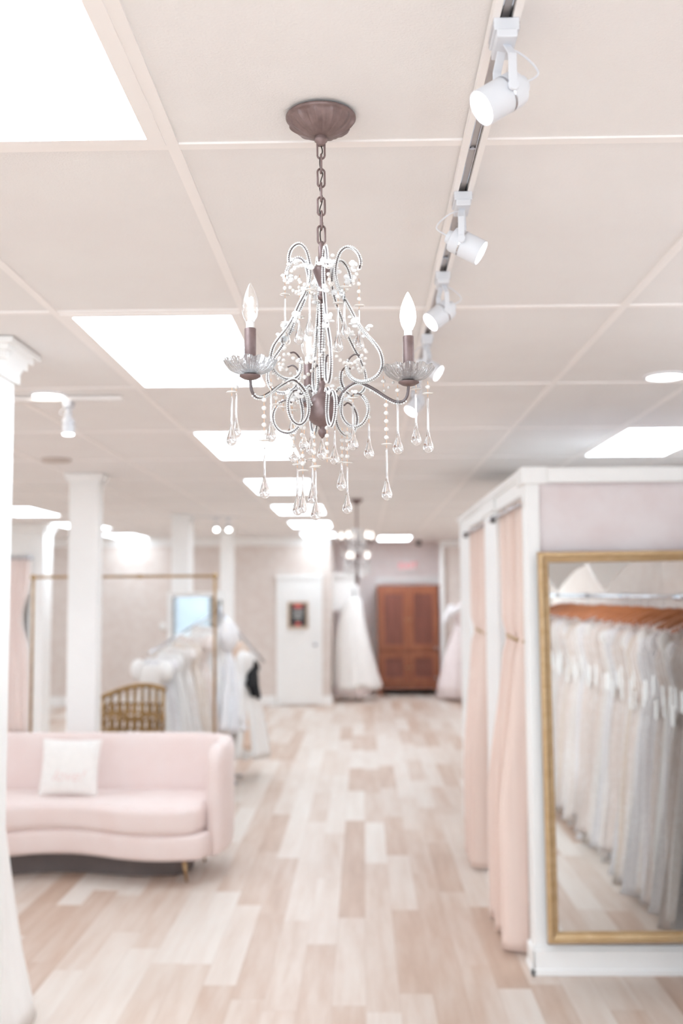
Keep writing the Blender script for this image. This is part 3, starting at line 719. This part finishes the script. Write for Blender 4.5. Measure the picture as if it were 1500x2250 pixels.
# ================================================================== GOWNS
def gown_mesh(seed, L=1.52, wx=.23, dy=.055, flare=1.0, n=56, bodice=.36, sleeve=False):
    """hanging gown, shoulders at z=0, hem at z=-L; wide along x, thin along y, folds round the skirt"""
    rnd = random.Random(seed); ph = [rnd.uniform(0, 6.3) for _ in range(4)]; f = [rnd.choice((7, 8, 9, 11)), rnd.choice((13, 15, 17))]
    rings = []
    lv = [(0, .14, .5), (.04, .175, .7), (.12, .20, .95), (.20, .19, .9), (.30, .168, .75), (bodice, .165, .75), (bodice+.08, .185, .9), (.58, .20, 1.1), (.75, .21, 1.25), (.95, .22, 1.4), (1.15, .23, 1.5), (1.32, .235, 1.55), (1.44, .24, 1.6), (1.52, .245, 1.62)]
    for i, (d, w_, q_) in enumerate(lv):
        z = -d*L/1.52; t = max(0, (d-bodice)/(1.52-bodice)); ring = []
        for k in range(n):
            a = 2*PI*k/n
            am = .04+t*.17*flare; fold = 1+am*(math.sin(a*f[0]+ph[0]+d*1.2)+.55*math.sin(a*f[1]+ph[1]-d*1.7))+.015*math.sin(a*5+ph[2])
            hx = w_*wx/.23*(1+(flare-1)*t); hy = dy*q_*(1+.35*t)
            zz = z+(.025*math.sin(a*3+ph[3])+.015*math.sin(a*8+ph[1]) if i == len(lv)-1 else 0)
            ring.append((hx*fold*math.cos(a), hy*fold*math.sin(a), zz))
        rings.append(ring)
    return MB().loft(rings[::-1])
def hanger_into(o, mat_w=None):
    g = MB(); ring = []
    for k in range(13):
        t = k/12*2-1; x = .205*t; z = .035-.075*abs(t)**1.5; h = .016-.006*abs(t); d = .012
        ring.append([(x, -d+.02*t*t*0, z-h), (x, d, z-h), (x, d*.8, z+h), (x, -d*.8, z+h)])
    g.loft(ring); a = g.build('shoulder_bar', mat_w or M['hanger'], o)
    pts = [(0, 0, .04), (0, 0, .09)]+[(.022*math.cos(q), 0, .115+.022*math.sin(q)) for q in [R(-130+26*k) for k in range(11)]]
    pts = [(0, 0, .04), (0, 0, .085)]+[(.02-.02*math.cos(q), 0, .105+.02*math.sin(q)) for q in [R(-60+24*k) for k in range(10)]]
    MB().tube([Vector(p) for p in pts], .002, 6).build('hook', M['chrome'], o, smooth=True)
RAILX, RAILZ = 1.86, 1.765
protos = []
vis = ['plain white satin', 'ivory lace', 'bright white lace', 'blush lace', 'ivory lace', 'champagne lace', 'bright white lace']
def make_rack_gown(i):
    o = empty('wedding_gown', (0, 0, 0), '%s wedding gown packed in the row of gowns reflected in the gold mirror' % vis[i], 'gown', 'wedding gowns on the rail seen in the mirror')
    g = gown_mesh(100+i, L=1.50, wx=.215+.018*(i % 4), dy=.030, flare=1.0+.05*(i % 3)); g.build('skirt', M[GOWN_MATS[i]], o, smooth=True)
    s = MB()
    for sx in (-.10, .10):
        s.tube(smoothpath([(sx*1.15, -.025, -.06), (sx*.95, -.012, .01), (sx*.9, 0, .035), (sx*.95, .012, .01), (sx*1.15, .025, -.06)], 4), .006, 6)
    if i % 2 == 0:
        for sx in (-.17, .17): s.ball((sx, 0, -.06), .055, 10, 8, (.9, .6, 1.1))
    s.build('strap', M[GOWN_MATS[i]], o, smooth=True)
    MB().box(-.245, -.242, -.022+.008*(i % 3), .022, -.36-.03*(i % 4), -.25-.03*(i % 4)).build('price_tag', M['plastic'], o)
    return o
nG = 54
for i in range(nG):
    y = 4.78-.086*i; k = [2, 0, 1, 3, 5, 2, 4, 0, 3, 6, 1][i % 11]
    tw = random.uniform(-.05, .07); dz = random.uniform(-.03, .02)
    lab = None
    if k < len(protos) and protos[k]: o = dup(protos[k], (0, 0, 0))
    else:
        while len(protos) <= k: protos.append(None)
        protos[k] = o = make_rack_gown(k)
    o.location = (RAILX+random.uniform(-.03, .03), y, 1.555+dz); o.rotation_euler = (0, 0, tw); o.scale = (random.uniform(.95, 1.08), random.uniform(.9, 1.25), random.uniform(.96, 1.015))
    if i == 0:
        hg = empty('clothes_hanger', (0, 0, 0), 'curved wooden hanger in the row of gowns reflected in the gold mirror', 'hanger', 'wooden hangers on the gown rail'); hanger_into(hg); h0 = hg
    else: hg = dup(h0, (0, 0, 0))
    hg.location = (RAILX, y, 1.64+random.uniform(-.012, .01)); hg.rotation_euler = (0, random.uniform(-.07, .07), tw+random.uniform(-.05, .05))
o = empty('gown_rail', (RAILX, 2.2, RAILZ), 'chrome rail carrying wooden hangers, seen in the gold mirror', 'clothes rail')
MB().tube([(0, -2.9, 0), (0, 2.78, 0)], .014, 12).build('rail', M['chrome'], o, smooth=True)
for yy in (-2.2, -.9, .4, 1.7):
    MB().tube([(0, yy, 0), (.49, yy, 0)], .010, 10).build('rail_bracket', M['chrome'], o, smooth=True)
    MB().tube([(0, yy-.09, 0), (0, yy+.09, 0)], .021, 14).build('rail_collar', M['chrome'], o, smooth=True)
# scalloped shelf corbels above the rail
sh = empty('wall_shelf', (2.1, 1.0, 2.22), 'white shelf with curved brackets above the gown rail, seen in the mirror', 'shelf')
MB().box(-.45, .25, -4.0, 3.9, 0, .03).build('shelf_board', M['white'], sh, bevel=.004)
for yy in (-.05, 1.9):
    pr = [(-.45, 0), (.24, 0), (.24, -.10), (.10, -.14), (-.05, -.22), (-.16, -.34), (-.22, -.42), (-.28, -.34), (-.36, -.18), (-.42, -.06)]
    MB().loft([[(x, yy-1.0-.02, z) for x, z in pr], [(x, yy-1.0+.02, z) for x, z in pr]]).build('corbel', M['white'], sh)

# ================================================================== SOFA
SX, SY = -1.955, 6.85
sf = empty('curved_sofa', (SX, SY, 0), 'pale pink velvet curved sofa on slim gold legs', 'sofa')
def sofa_outline(inset=0.0, w=1.0):
    # front (from right to left) then back
    fr = [(.985, -.30), (.93, -.385), (.80, -.425), (.62, -.425), (.44, -.375), (.26, -.29), (.10, -.235), (-.10, -.235), (-.26, -.29), (-.44, -.375), (-.62, -.425), (-.80, -.425), (-.93, -.385), (-.985, -.30)]
    bk = [(-1.03, -.10), (-1.03, .06), (-.98, .18), (-.86, .26), (-.6, .29), (-.3, .29), (0, .29), (.3, .29), (.6, .29), (.86, .26), (.98, .18), (1.03, .06), (1.03, -.10)]
    pts = [Vector((x, y, 0)) for x, y in fr+bk]; pts.append(pts[0])
    sm = smoothpath(pts, 5)[:-1]
    return [(p.x*w, p.y) for p in sm][::-1]
def ccw(o):
    a = sum(o[i][0]*o[(i+1) % len(o)][1]-o[(i+1) % len(o)][0]*o[i][1] for i in range(len(o)))
    return o if a > 0 else o[::-1]
ol = ccw(sofa_outline())
MB().slab(ol, .155, .312, .035).build('base', M['sofa'], sf, smooth=True)
ol2 = ccw([(x*.955, y*.985-.008) for x, y in sofa_outline()])
MB().slab(ol2, .308, .478, .05, 7).build('seat_cushion', M['sofa'], sf, smooth=True)
MB().slab(ccw([(x*.80, y*.5+.06) for x, y in sofa_outline()]), 0.0, .157, .01, 2).build('under_sofa_shade', mat('under_sofa_shade_grey', (112, 104, 103), .7), sf, smooth=False)  # dark grey slab standing in for the shade beneath the sofa
# wrap-around back: rounded section swept round the plan
path = smoothpath([(-1.00, -.30, 0), (-1.035, -.12, 0), (-1.035, .06, 0), (-1.00, .21, 0), (-.86, .30, 0), (-.6, .335, 0), (-.3, .34, 0), (0, .34, 0), (.3, .34, 0), (.6, .335, 0), (.86, .30, 0), (1.00, .21, 0), (1.035, .06, 0), (1.035, -.12, 0), (1.00, -.30, 0)], 6)
rings = []; N = len(path)
for i, p in enumerate(path):
    t = (path[min(i+1, N-1)]-path[max(i-1, 0)]).normalized(); nn = Vector((-t.y, t.x, 0))
    e = min(i, N-1-i)/(N*.07); e = min(1, e); zt_ = .845-.0; th = .058
    endr = math.sqrt(max(0, 1-(1-min(1, e*1.6))**2)); top = .72+(zt_-.72)*endr; lowz = .165
    thh = th*(.45+.55*endr)
    ring = []
    for k in range(20):
        q = 2*PI*k/20; c, s_ = math.cos(q), math.sin(q); sc = lambda v, e_: math.copysign(abs(v)**e_, v)
        zc = (top+lowz)/2; hz_ = (top-lowz)/2
        r = p+nn*(thh*sc(c, .55)); ring.append((r.x, r.y, zc+hz_*(sc(s_, .22))-0))
    rings.append(ring)
MB().loft(rings).build('backrest', M['sofa'], sf, smooth=True)
for (x, y) in ((.815, -.27), (-.815, -.27), (0.0, -.02), (.85, .2), (-.85, .2)):
    MB().tube([(x, y, .165), (x*1.03, y*1.06, 0)], [.015, .008], 12).build('leg', M['brass'], sf, smooth=True)
# throw pillow with embroidered word
pil = empty('throw_pillow', (-1.950, 6.83, .478), 'square white throw pillow with pink lettering leaning on the pink sofa', 'cushion')
pil.rotation_euler = (R(-14), R(1.5), R(3))
g = MB(); n = 24; hw, hh = .195, .185; gr = []; gb = []
for j in range(n+1):
    a_, b_ = [], []
    for i in range(n+1):
        u, v = i/n*2-1, j/n*2-1; th = .062*((1-u**4)*(1-v**4))**.6
        pin = 1-.06*(1-abs(v)**2)*abs(u)**6 ; pin2 = 1-.06*(1-abs(u)**2)*abs(v)**6
        a_.append((hw*u*pin, -th, hh+hh*v*pin2)); b_.append((hw*u*pin, th, hh+hh*v*pin2))
    gr.append(a_); gb.append(b_[::-1])
g.sheet(gr).sheet(gb); g.build('cover', M['cushion'], pil, smooth=True)
def text(s, size, loc, rot, material, parent, shear=0, ext=.001, name='lettering'):
    c = bpy.data.curves.new(name, 'FONT'); c.body = s; c.size = size; c.align_x = 'CENTER'; c.align_y = 'CENTER'; c.extrude = ext; c.shear = shear
    t = bpy.data.objects.new(name, c); COL.objects.link(t); dg = bpy.context.evaluated_depsgraph_get(); dg.update()
    me = bpy.data.meshes.new_from_object(t.evaluated_get(dg)); bpy.data.objects.remove(t)
    me.materials.clear(); me.materials.append(material)
    o = bpy.data.objects.new(name, me); COL.objects.link(o); o.parent = parent; o.location = loc; o.rotation_euler = rot
    return o
text('love!', .105, (0.0, -.064, .125), (PI/2, 0, 0), M['pinkthread'], pil, shear=.4)

# ================================================================== EMPTY GOLD RACK
rk = empty('pipe_rack', (-1.912, 8.2, 0), 'empty gold pipe garment rack standing behind the pink sofa', 'garment rack')
hw = .73; zt = 1.94
pts = [(-hw, 0, .03), (-hw, 0, zt-.03)]+[(-hw+.03-.03*math.cos(q), 0, zt-.03+.03*math.sin(q)) for q in (R(30), R(60), R(90))]+[(hw-.03+.03*math.sin(q), 0, zt-.03+.03*math.cos(q)) for q in (0, R(30), R(60), R(90))]+[(hw, 0, .03)]
MB().tube(pts, .0115, 12).build('pipe_frame', M['brass'], rk, smooth=True)
for s in (-1, 1):
    MB().tube([(s*hw, -.25, .03), (s*hw, .25, .03)], .0115, 10).build('foot', M['brass'], rk, smooth=True)
    MB().ball((s*(hw), 0, zt), .024, 12, 8).build('elbow_fitting', M['brass'], rk, smooth=True)
MB().tube([(-.01+.0, 0, zt), (.03, 0, zt)], .017, 12).xform(Matrix.Translation((.12, 0, 0))).build('coupling', M['brass'], rk, smooth=True)

# ================================================================== FOUR-WAY RACK WITH SAMPLE DRESSES
RX, RY = -1.40, 10.0
fr_ = empty('garment_stand', (RX, RY, 0), 'chrome stand with sloping arms holding dresses behind the sofa', 'garment rack')
MB().tube([(0, 0, .04), (0, 0, 1.68)], .016, 12).build('post', M['chrome'], fr_, smooth=True)
for k in range(4):
    a = R(45+90*k); MB().tube([(0, 0, .06), (.28*math.cos(a), .28*math.sin(a), .02)], .013, 10).build('foot', M['chrome'], fr_, smooth=True)
dirL = Vector((-.60, -.78, -.42)).normalized(); dirR = Vector((.55, .42, -.70)).normalized(); top = Vector((0, 0, 1.64))
for d, L in ((dirL, .95), (dirR, .74)): MB().tube([top, top+d*L], .011, 10).build('sloping_arm', M['chrome'], fr_, smooth=True)
MB().box(-.05, .05, -.004, .004, 1.74, 1.83).tube([(0, 0, 1.66), (0, 0, 1.74)], .005, 6).build('sign_holder', M['plastic'], fr_)
def short_dress(name, seed, L, m, label, loc, rz, wx=.22, dy=.06, puff=0, flare=1.2, tilt=0, cat='dress', group='sample dresses on the chrome stand'):
    o = empty(name, loc, label, cat, group, rz); o.rotation_euler = (0, tilt, rz)
    gown_mesh(seed, L=L, wx=wx, dy=dy, flare=flare).build('skirt', m, o, smooth=True)
    if puff:
        for s in (-1, 1):
            g = MB().ball((s*.19, 0, -.05), puff, 14, 10, (1, .8, 1.15)); g.build('puff_sleeve', m, o, smooth=True)
    hg = MB(); hg.tube([(-.18, 0, .0), (-.06, 0, .055), (0, 0, .065), (.06, 0, .055), (.18, 0, .0)], .005, 6).tube([(0, 0, .065), (0, 0, .13)], .002, 6)
    ho = empty('clothes_hanger', loc, 'thin hanger holding the ' + label.split(' hanging')[0].split(' on ')[0], 'hanger', 'hangers on the chrome stand', rz); ho.rotation_euler = (0, tilt, rz)
    hg.build('hanger_bar', M['plastic'], ho, smooth=True)
    return o
lab = [('outermost white ruffled dress', 'satin', .085), ('white lace dress second from the lower end', 'snow', .05), ('plain white dress third from the lower end', 'satin', 0), ('ivory lace dress fourth from the lower end', 'ivory', .05),
       ('champagne lace dress in the middle', 'champ', 0), ('blush lace dress above the champagne one', 'blush', .07), ('white satin dress near the post', 'satin', .0), ('ivory lace dress beside the post', 'ivory', .06)]
aL = math.atan2(dirL.y, dirL.x)
for i, (l, m_, pf) in enumerate(lab):
    t = .92-.115*i; p = Vector((RX, RY, 0))+top+dirL*t
    short_dress('sample_dress', 300+i, random.uniform(.80, .92), M[m_], l+' hanging on the left sloping arm', (p.x, p.y, p.z-.12), aL+PI/2+random.uniform(-.12, .12), puff=pf, dy=.036, flare=1.3)
labR = [('peach satin dress nearest the viewer', 'peach', 0, 1.02), ('white tulle dress with a pointed hem', 'satin', .0, 1.0), ('narrow black dress', 'black', 0, .34), ('white puff-sleeved dress at the end', 'snow', .13, .95)]
for i, (l, m_, pf, LL) in enumerate(labR):
    t = (.30, .45, .60, .17)[i]; p = Vector((RX, RY, 0))+top+dirR*t
    short_dress('sample_dress', 330+i, LL, M[m_], l+' hanging on the right sloping arm', (p.x, p.y-(.0), p.z-.10), math.atan2(dirR.y, dirR.x)+PI/2+(-.9 if i < 3 else -.6), puff=pf, dy=.075 if m_ != 'black' else .035, wx=.29 if m_ != 'black' else .10, flare=1.5, tilt=R(8) if m_ != 'black' else R(32))

# gold openwork chair behind the sofa
gc = empty('openwork_chair', (-2.0, 8.95, 0), 'gold woven openwork chair behind the pink sofa', 'chair', rz=R(-12))
g = MB()
def archz(x): return .90+.11*math.sin((x+.30)/.60*PI*.75)
for k in range(9):
    x = -.28+.07*k; g.tube([(x, .03*math.cos(x*5), .42), (x, .05*math.cos(x*5), archz(x))], .017, 8)
for z in (.45, .60, .74): g.tube([(-.29+.58*k/10, .045*math.cos((-.29+.58*k/10)*5), z+.02*math.sin(k)) for k in range(11)], .017, 8)
g.tube([(-.30+.60*k/12, .05*math.cos((-.30+.60*k/12)*5), archz(-.30+.60*k/12)) for k in range(13)], .022, 8)
for k in range(8):
    for z in (.52, .67, .81):
        x = -.245+.07*k; g.tube([(x+.024*math.cos(q), .045, z+.042*math.sin(q)) for q in [2*PI*m_/12 for m_ in range(12)]], .012, 6, closed=True)
g.build('woven_back', M['goldwicker'], gc, smooth=True)
MB().slab(ccw([(.30*math.cos(q), -.26+.28*math.sin(q)) for q in [2*PI*k/24 for k in range(24)]]), .40, .45, .015).build('seat', M['goldwicker'], gc, smooth=True)
for sx in (-.24, .24):
    for sy in (-.48, -.02): MB().tube([(sx, sy, 0), (sx*.95, sy*.9-.03, .41)], .014, 8).build('leg', M['goldwicker'], gc, smooth=True)

# ================================================================== STANDING MIRROR
sm_ = empty('standing_mirror', (-1.815, 11.25, 0), 'white framed standing mirror with bluish reflection beyond the empty rack', 'mirror')
sm_.rotation_euler = (R(0), 0, 0)
frame_mesh(.325, 1.82, .055, .03).build('frame', M['white'], sm_)
MB().box(-.275, .275, -.008, -.003, .05, 1.77).build('glass', mat('smoky_mirror', (172, 175, 176), .04, 1, vscale=1), sm_)
MB().box(-.29, .29, -.003, .012, .01, 1.79).build('backing', M['plastic'], sm_)

# ================================================================== DOOR, SIGN, FITTINGS ON THE BACK-LEFT WALL
dx0, dx1 = -1.40, -.66
d1 = struct('door_1', box(dx0+.06, dx1-.06, BW-.035, BW-.005, .02, 2.02), M['white'], bevel=.004)
g = MB().box(dx0, dx0+.06, BW-.05, BW-.001, 0, 2.025).box(dx1-.06, dx1, BW-.05, BW-.001, 0, 2.025).box(dx0-.01, dx1+.01, BW-.055, BW-.001, 2.025, 2.09)
g.build('door_casing', M['white'], d1)
for (z0, z1) in ((.2, .9), (1.05, 1.9)):
    for xx in (dx0+.13, dx0+.40): MB().box(xx, xx+.22, BW-.041, BW-.036, z0, z1).build('door_panel', M['white'], d1, bevel=.003)
MB().ball((dx1-.115, BW-.075, .97), .03, 12, 8).tube([(dx1-.115, BW-.06, .97), (dx1-.115, BW-.03, .97)], .012, 8).build('door_knob', M['chrome'], d1, smooth=True)
sg = empty('framed_sign', (-1.05, BW-.062, 1.23), 'small framed dark sign with red blocks hanging on the white door', 'sign')
frame_mesh(.165, .43, .035, .02).build('frame', M['tan'], sg)
MB().box(-.14, .14, -.006, -.002, .025, .405).build('board', M['signblack'], sg)
MB().box(-.065, .065, -.009, -.0065, .33, .39).build('red_block', M['signred'], sg)
MB().box(-.04, .04, -.009, -.0065, .045, .10).build('red_block', M['signred'], sg)
g = MB()
for z, a_, b_ in ((.28, -.09, .09), (.235, -.07, .08), (.19, -.09, .07), (.15, -.05, .05)):
    g.box(a_, b_, -.009, -.0065, z, z+.022)
g.build('chalk_line', M['signwhite'], sg)
o = empty('thermostat', (-3.25, BW, 1.27), 'small white thermostat on the blush wall', 'thermostat')
MB().lathe([(.06, 0), (.06, .02), (.05, .035)], n=24).xform(Matrix.Rotation(PI/2, 4, 'X')).build('cover', M['plastic'], o, smooth=True)
o = empty('wall_hook', (-4.74, BW, 1.72), 'small dark hook on the blush wall behind the rack', 'hook')
MB().tube([(0, 0, 0), (0, -.06, -.02), (0, -.07, .03)], .012, 8).build('hook_arm', M['dark'], o, smooth=True)

# ================================================================== LEFT FITTING BOOTH
struct('wall_booth', box(-5.9, -4.12, 13.2, 13.3, 2.30, CEIL).box(-4.30, -4.12, 13.2, 13.3, 0, 2.30).box(-4.22, -4.12, 13.3, 13.5, 0, CEIL).box(-5.9, -5.8, 13.3, 13.5, 0, CEIL).box(-5.9, -4.12, 13.5, 13.55, 0, CEIL), M['white'])
struct('trim_7', crown([((-5.9, 13.2), (-4.05, 13.2), 0, -1), ((-4.12, 13.13), (-4.12, 13.55), 1, 0)], h=.12, d=.08), M['white'])
o = empty('curtain', (-4.62, 13.16, 0), 'sheer pink curtain at the distant left fitting booth beside the near pillar', 'curtain', 'blush fitting room curtains')
gr = []
for j in range(30):
    v = j/29; z = 2.28-2.25*v; row = []
    for i in range(90):
        u = i/89; ww = .34-.10*math.exp(-((z-1.5)/.3)**2); row.append((-ww+2*ww*u, .035*math.sin(u*2*PI*8+math.sin(v*3)), z))
    gr.append(row)
MB().sheet(gr).build('drape', mat('sheer_blush', (248, 237, 233), .8, var=(244, 229, 224), vscale=3, stretch=(8, 8, .3)), o, smooth=True, solid=.004)
o = empty('curtain_rod', (-4.7, 13.14, 2.27), 'grey curtain rod at the distant left booth', 'curtain rod')
MB().tube([(-.6, 0, 0), (.42, 0, 0)], .012, 10).build('rod', M['chrome'], o, smooth=True)
MB().ball((.42, 0, 0), .03, 10, 8).build('finial', M['chrome'], o, smooth=True)

# ================================================================== ARMOIRE
aw, ah, ad = .545, 1.93, .34
am = empty('armoire', (.80, 18.55, 0), 'tall red-brown wooden armoire with panelled doors at the far end', 'armoire')
g = MB().box(-aw, aw, -ad, ad, .12, ah-.03).box(-aw-.02, aw+.02, -ad-.02, ad, ah-.03, ah).box(-aw-.012, aw+.012, -ad-.012, ad, .12, .20)
g.build('cabinet_body', M['wood'], am, bevel=.006)
for sx in (-1, 1):
    for sy in (-1, 1): MB().box(sx*aw-.07*(sx > 0)-.0, sx*aw+.07*(sx < 0), sy*ad-.07*(sy > 0), sy*ad+.07*(sy < 0), 0, .12).build('foot', M['wood'], am)
def adoor(x0, x1, z0, z1, hs):
    d = MB(); b = .085; y = -ad
    d.box(x0, x0+b, y-.034, y-.001, z0, z1).box(x1-b, x1, y-.034, y-.001, z0, z1).box(x0+b, x1-b, y-.034, y-.001, z1-b, z1).box(x0+b, x1-b, y-.034, y-.001, z0, z0+b)
    dd = d.build('door', M['wood'], am, bevel=.004)
    MB().box(x0+b, x1-b, y-.012, y-.001, z0+b, z1-b).box(x0+b+.03, x1-b-.03, y-.018, y-.012, z0+b+.03, z1-b-.03).build('raised_panel', M['woodpanel'], dd, bevel=.005)
    kx = x1-.03 if hs > 0 else x0+.03
    MB().ball((kx, y-.04, (z0+z1)/2), .014, 10, 8).build('knob', M['brass'], dd, smooth=True)
adoor(-aw+.035, -.006, .80, ah-.07, 1); adoor(.006, aw-.035, .80, ah-.07, -1)
adoor(-aw+.035, -.006, .23, .74, 1); adoor(.006, aw-.035, .23, .74, -1)
for z, x in ((.82, aw-.07), (.30, aw-.07)):
    MB().ball((x, -ad-.035, z), .022, 10, 8).build('round_pull', M['chrome'], am, smooth=True)
# exit sign
ex = empty('exit_sign', (.835, YB-.03, 2.17), 'white exit sign with red letters above the armoire', 'sign')
MB().box(-.17, .17, -.03, .03, 0, .23).build('housing', M['plastic'], ex, bevel=.006)
text('EXIT', .17, (0, -.033, .115), (PI/2, 0, 0), M['exit'], ex, ext=.002)
# dome camera / sprinkler near far light
o = empty('security_camera', (.98, 17.9, CEIL), 'small grey ceiling camera right of the farthest light panel', 'camera')
MB().lathe([(.01, -.10), (.045, -.08), (.05, -.04), (.03, 0)], n=16).build('dome', M['dark'], o, smooth=True)

# ================================================================== WHITE WALL CABINET AND HANGING BALL GOWN
wc = empty('wall_cabinet', (-.30, 18.0, 1.48), 'white wall cabinet with cornice behind the large white ball gown', 'cabinet')
MB().box(-.23, .22, -.18, .35, .0, .55).build('cabinet_body', M['white'], wc, bevel=.005)
MB().box(-.23, .30, -.24, .35, .62, .67).box(-.23, .26, -.21, .35, .55, .62).build('cornice', M['white'], wc, bevel=.006)
MB().box(-.20, .19, -.195, -.18, .04, .50).build('door', M['white'], wc, bevel=.005)
def skirt(rings_spec, cx, n=96, f=(11, 19), amp=.05, seed=1, hemw=.02):
    rnd = random.Random(seed); p1, p2 = rnd.uniform(0, 6), rnd.uniform(0, 6); rings = []
    L = len(rings_spec)
    for j, (x, hx, hy, z) in enumerate(rings_spec):
        t = j/(L-1); ring = []
        for k in range(n):
            a = 2*PI*k/n; fo = 1+amp*t*(math.sin(a*f[0]+p1)+.5*math.sin(a*f[1]+p2+t*2)); 
            ring.append((x-cx+hx*fo*math.cos(a), hy*fo*math.sin(a), z+(hemw*math.sin(a*4+p2)+hemw*.6*math.sin(a*9+p1) if j >= L-2 else 0)))
        rings.append(ring)
    return MB().loft(rings[::-1])
bg_ = empty('ball_gown', (-.15, 17.35, 0), 'full white tulle ball gown hanging before the far wall left of the armoire', 'gown')
skirt([(-.13, .06, .05, 1.72), (-.15, .12, .08, 1.66), (-.18, .17, .12, 1.50), (-.19, .22, .17, 1.25), (-.19, .28, .22, 1.0), (-.17, .32, .26, .75), (-.14, .36, .3, .5), (-.12, .39, .33, .30), (-.11, .41, .35, .22)], -.15, amp=.035, seed=4, hemw=.03).build('skirt', M['satin'], bg_, smooth=True)
skirt([(-.20, .20, .2, .8), (-.20, .28, .26, .5), (-.20, .31, .28, .25), (-.20, .33, .29, .12)], -.15, amp=.06, seed=9, hemw=.03).build('underskirt', M['tulle'], bg_, smooth=True)
MB().tube([(.0, 0, 1.70), (.0, 0, 1.82), (-.02, 0, 1.86)], .012, 8).build('hanger_loop', M['dark'], bg_, smooth=True)
for sx in (-.16, .06): MB().tube([(sx, 0, 0), (sx, 0, .25)], .022, 10).build('stand_foot', M['plastic'], bg_, smooth=True)

# mannequin gown at the right, partly behind the fitting room
mg = empty('mannequin_gown', (1.66, 17.4, 0), 'pale blush gown with white ruffled shoulders beside the far fitting room post', 'gown')
skirt([(1.66, .12, .1, 1.28), (1.66, .15, .13, 1.15), (1.65, .23, .2, .9), (1.64, .31, .28, .6), (1.64, .38, .34, .3), (1.64, .43, .38, .06)], 1.66, amp=.03, seed=5, hemw=.01).build('skirt', M['tulle'], mg, smooth=True)
MB().lathe([(.12, 1.24), (.115, 1.32), (.15, 1.42), (.16, 1.5), (.12, 1.56), (.05, 1.60), (.045, 1.66)], n=28).build('bodice', M['tulle'], mg, smooth=True)
g = MB(); rnd = random.Random(3)
for k in range(26):
    a = 2*PI*k/26; g.ball((.19*math.cos(a), .15*math.sin(a), 1.50+.04*math.sin(a*3)), .065, 8, 6, (1, 1, .9))
for s in (-1, 1):
    for k in range(5): g.ball((s*(.20+.02*k), -.02, 1.50-.045*k), .06, 8, 6)
g.build('ruffle', M['snow'], mg, smooth=True)

# near-left gown behind the first pillar
ng = empty('floor_length_gown', (-1.86, 4.38, 0), 'smooth white gown skirt spreading on the floor behind the near left pillar', 'gown')
skirt([(-1.86, .12, .1, 1.30), (-1.86, .16, .14, 1.15), (-1.86, .28, .26, 1.0), (-1.86, .335, .30, .80), (-1.86, .37, .34, .55), (-1.86, .41, .38, .30), (-1.86, .455, .42, .10), (-1.86, .47, .43, .03)], -1.86, f=(7, 5), amp=.012, seed=8, hemw=.01).build('skirt', M['satin'], ng, smooth=True)
skirt([(-1.86, .30, .28, .5), (-1.86, .40, .38, .12), (-1.86, .42, .40, .01)], -1.86, f=(7, 13), amp=.02, seed=2, hemw=.004).build('underskirt', M['tulle'], ng, smooth=True)
MB().lathe([(.12, 1.28), (.11, 1.34), (.15, 1.46), (.14, 1.52)], n=24).build('bodice', M['snow'], ng, smooth=True)
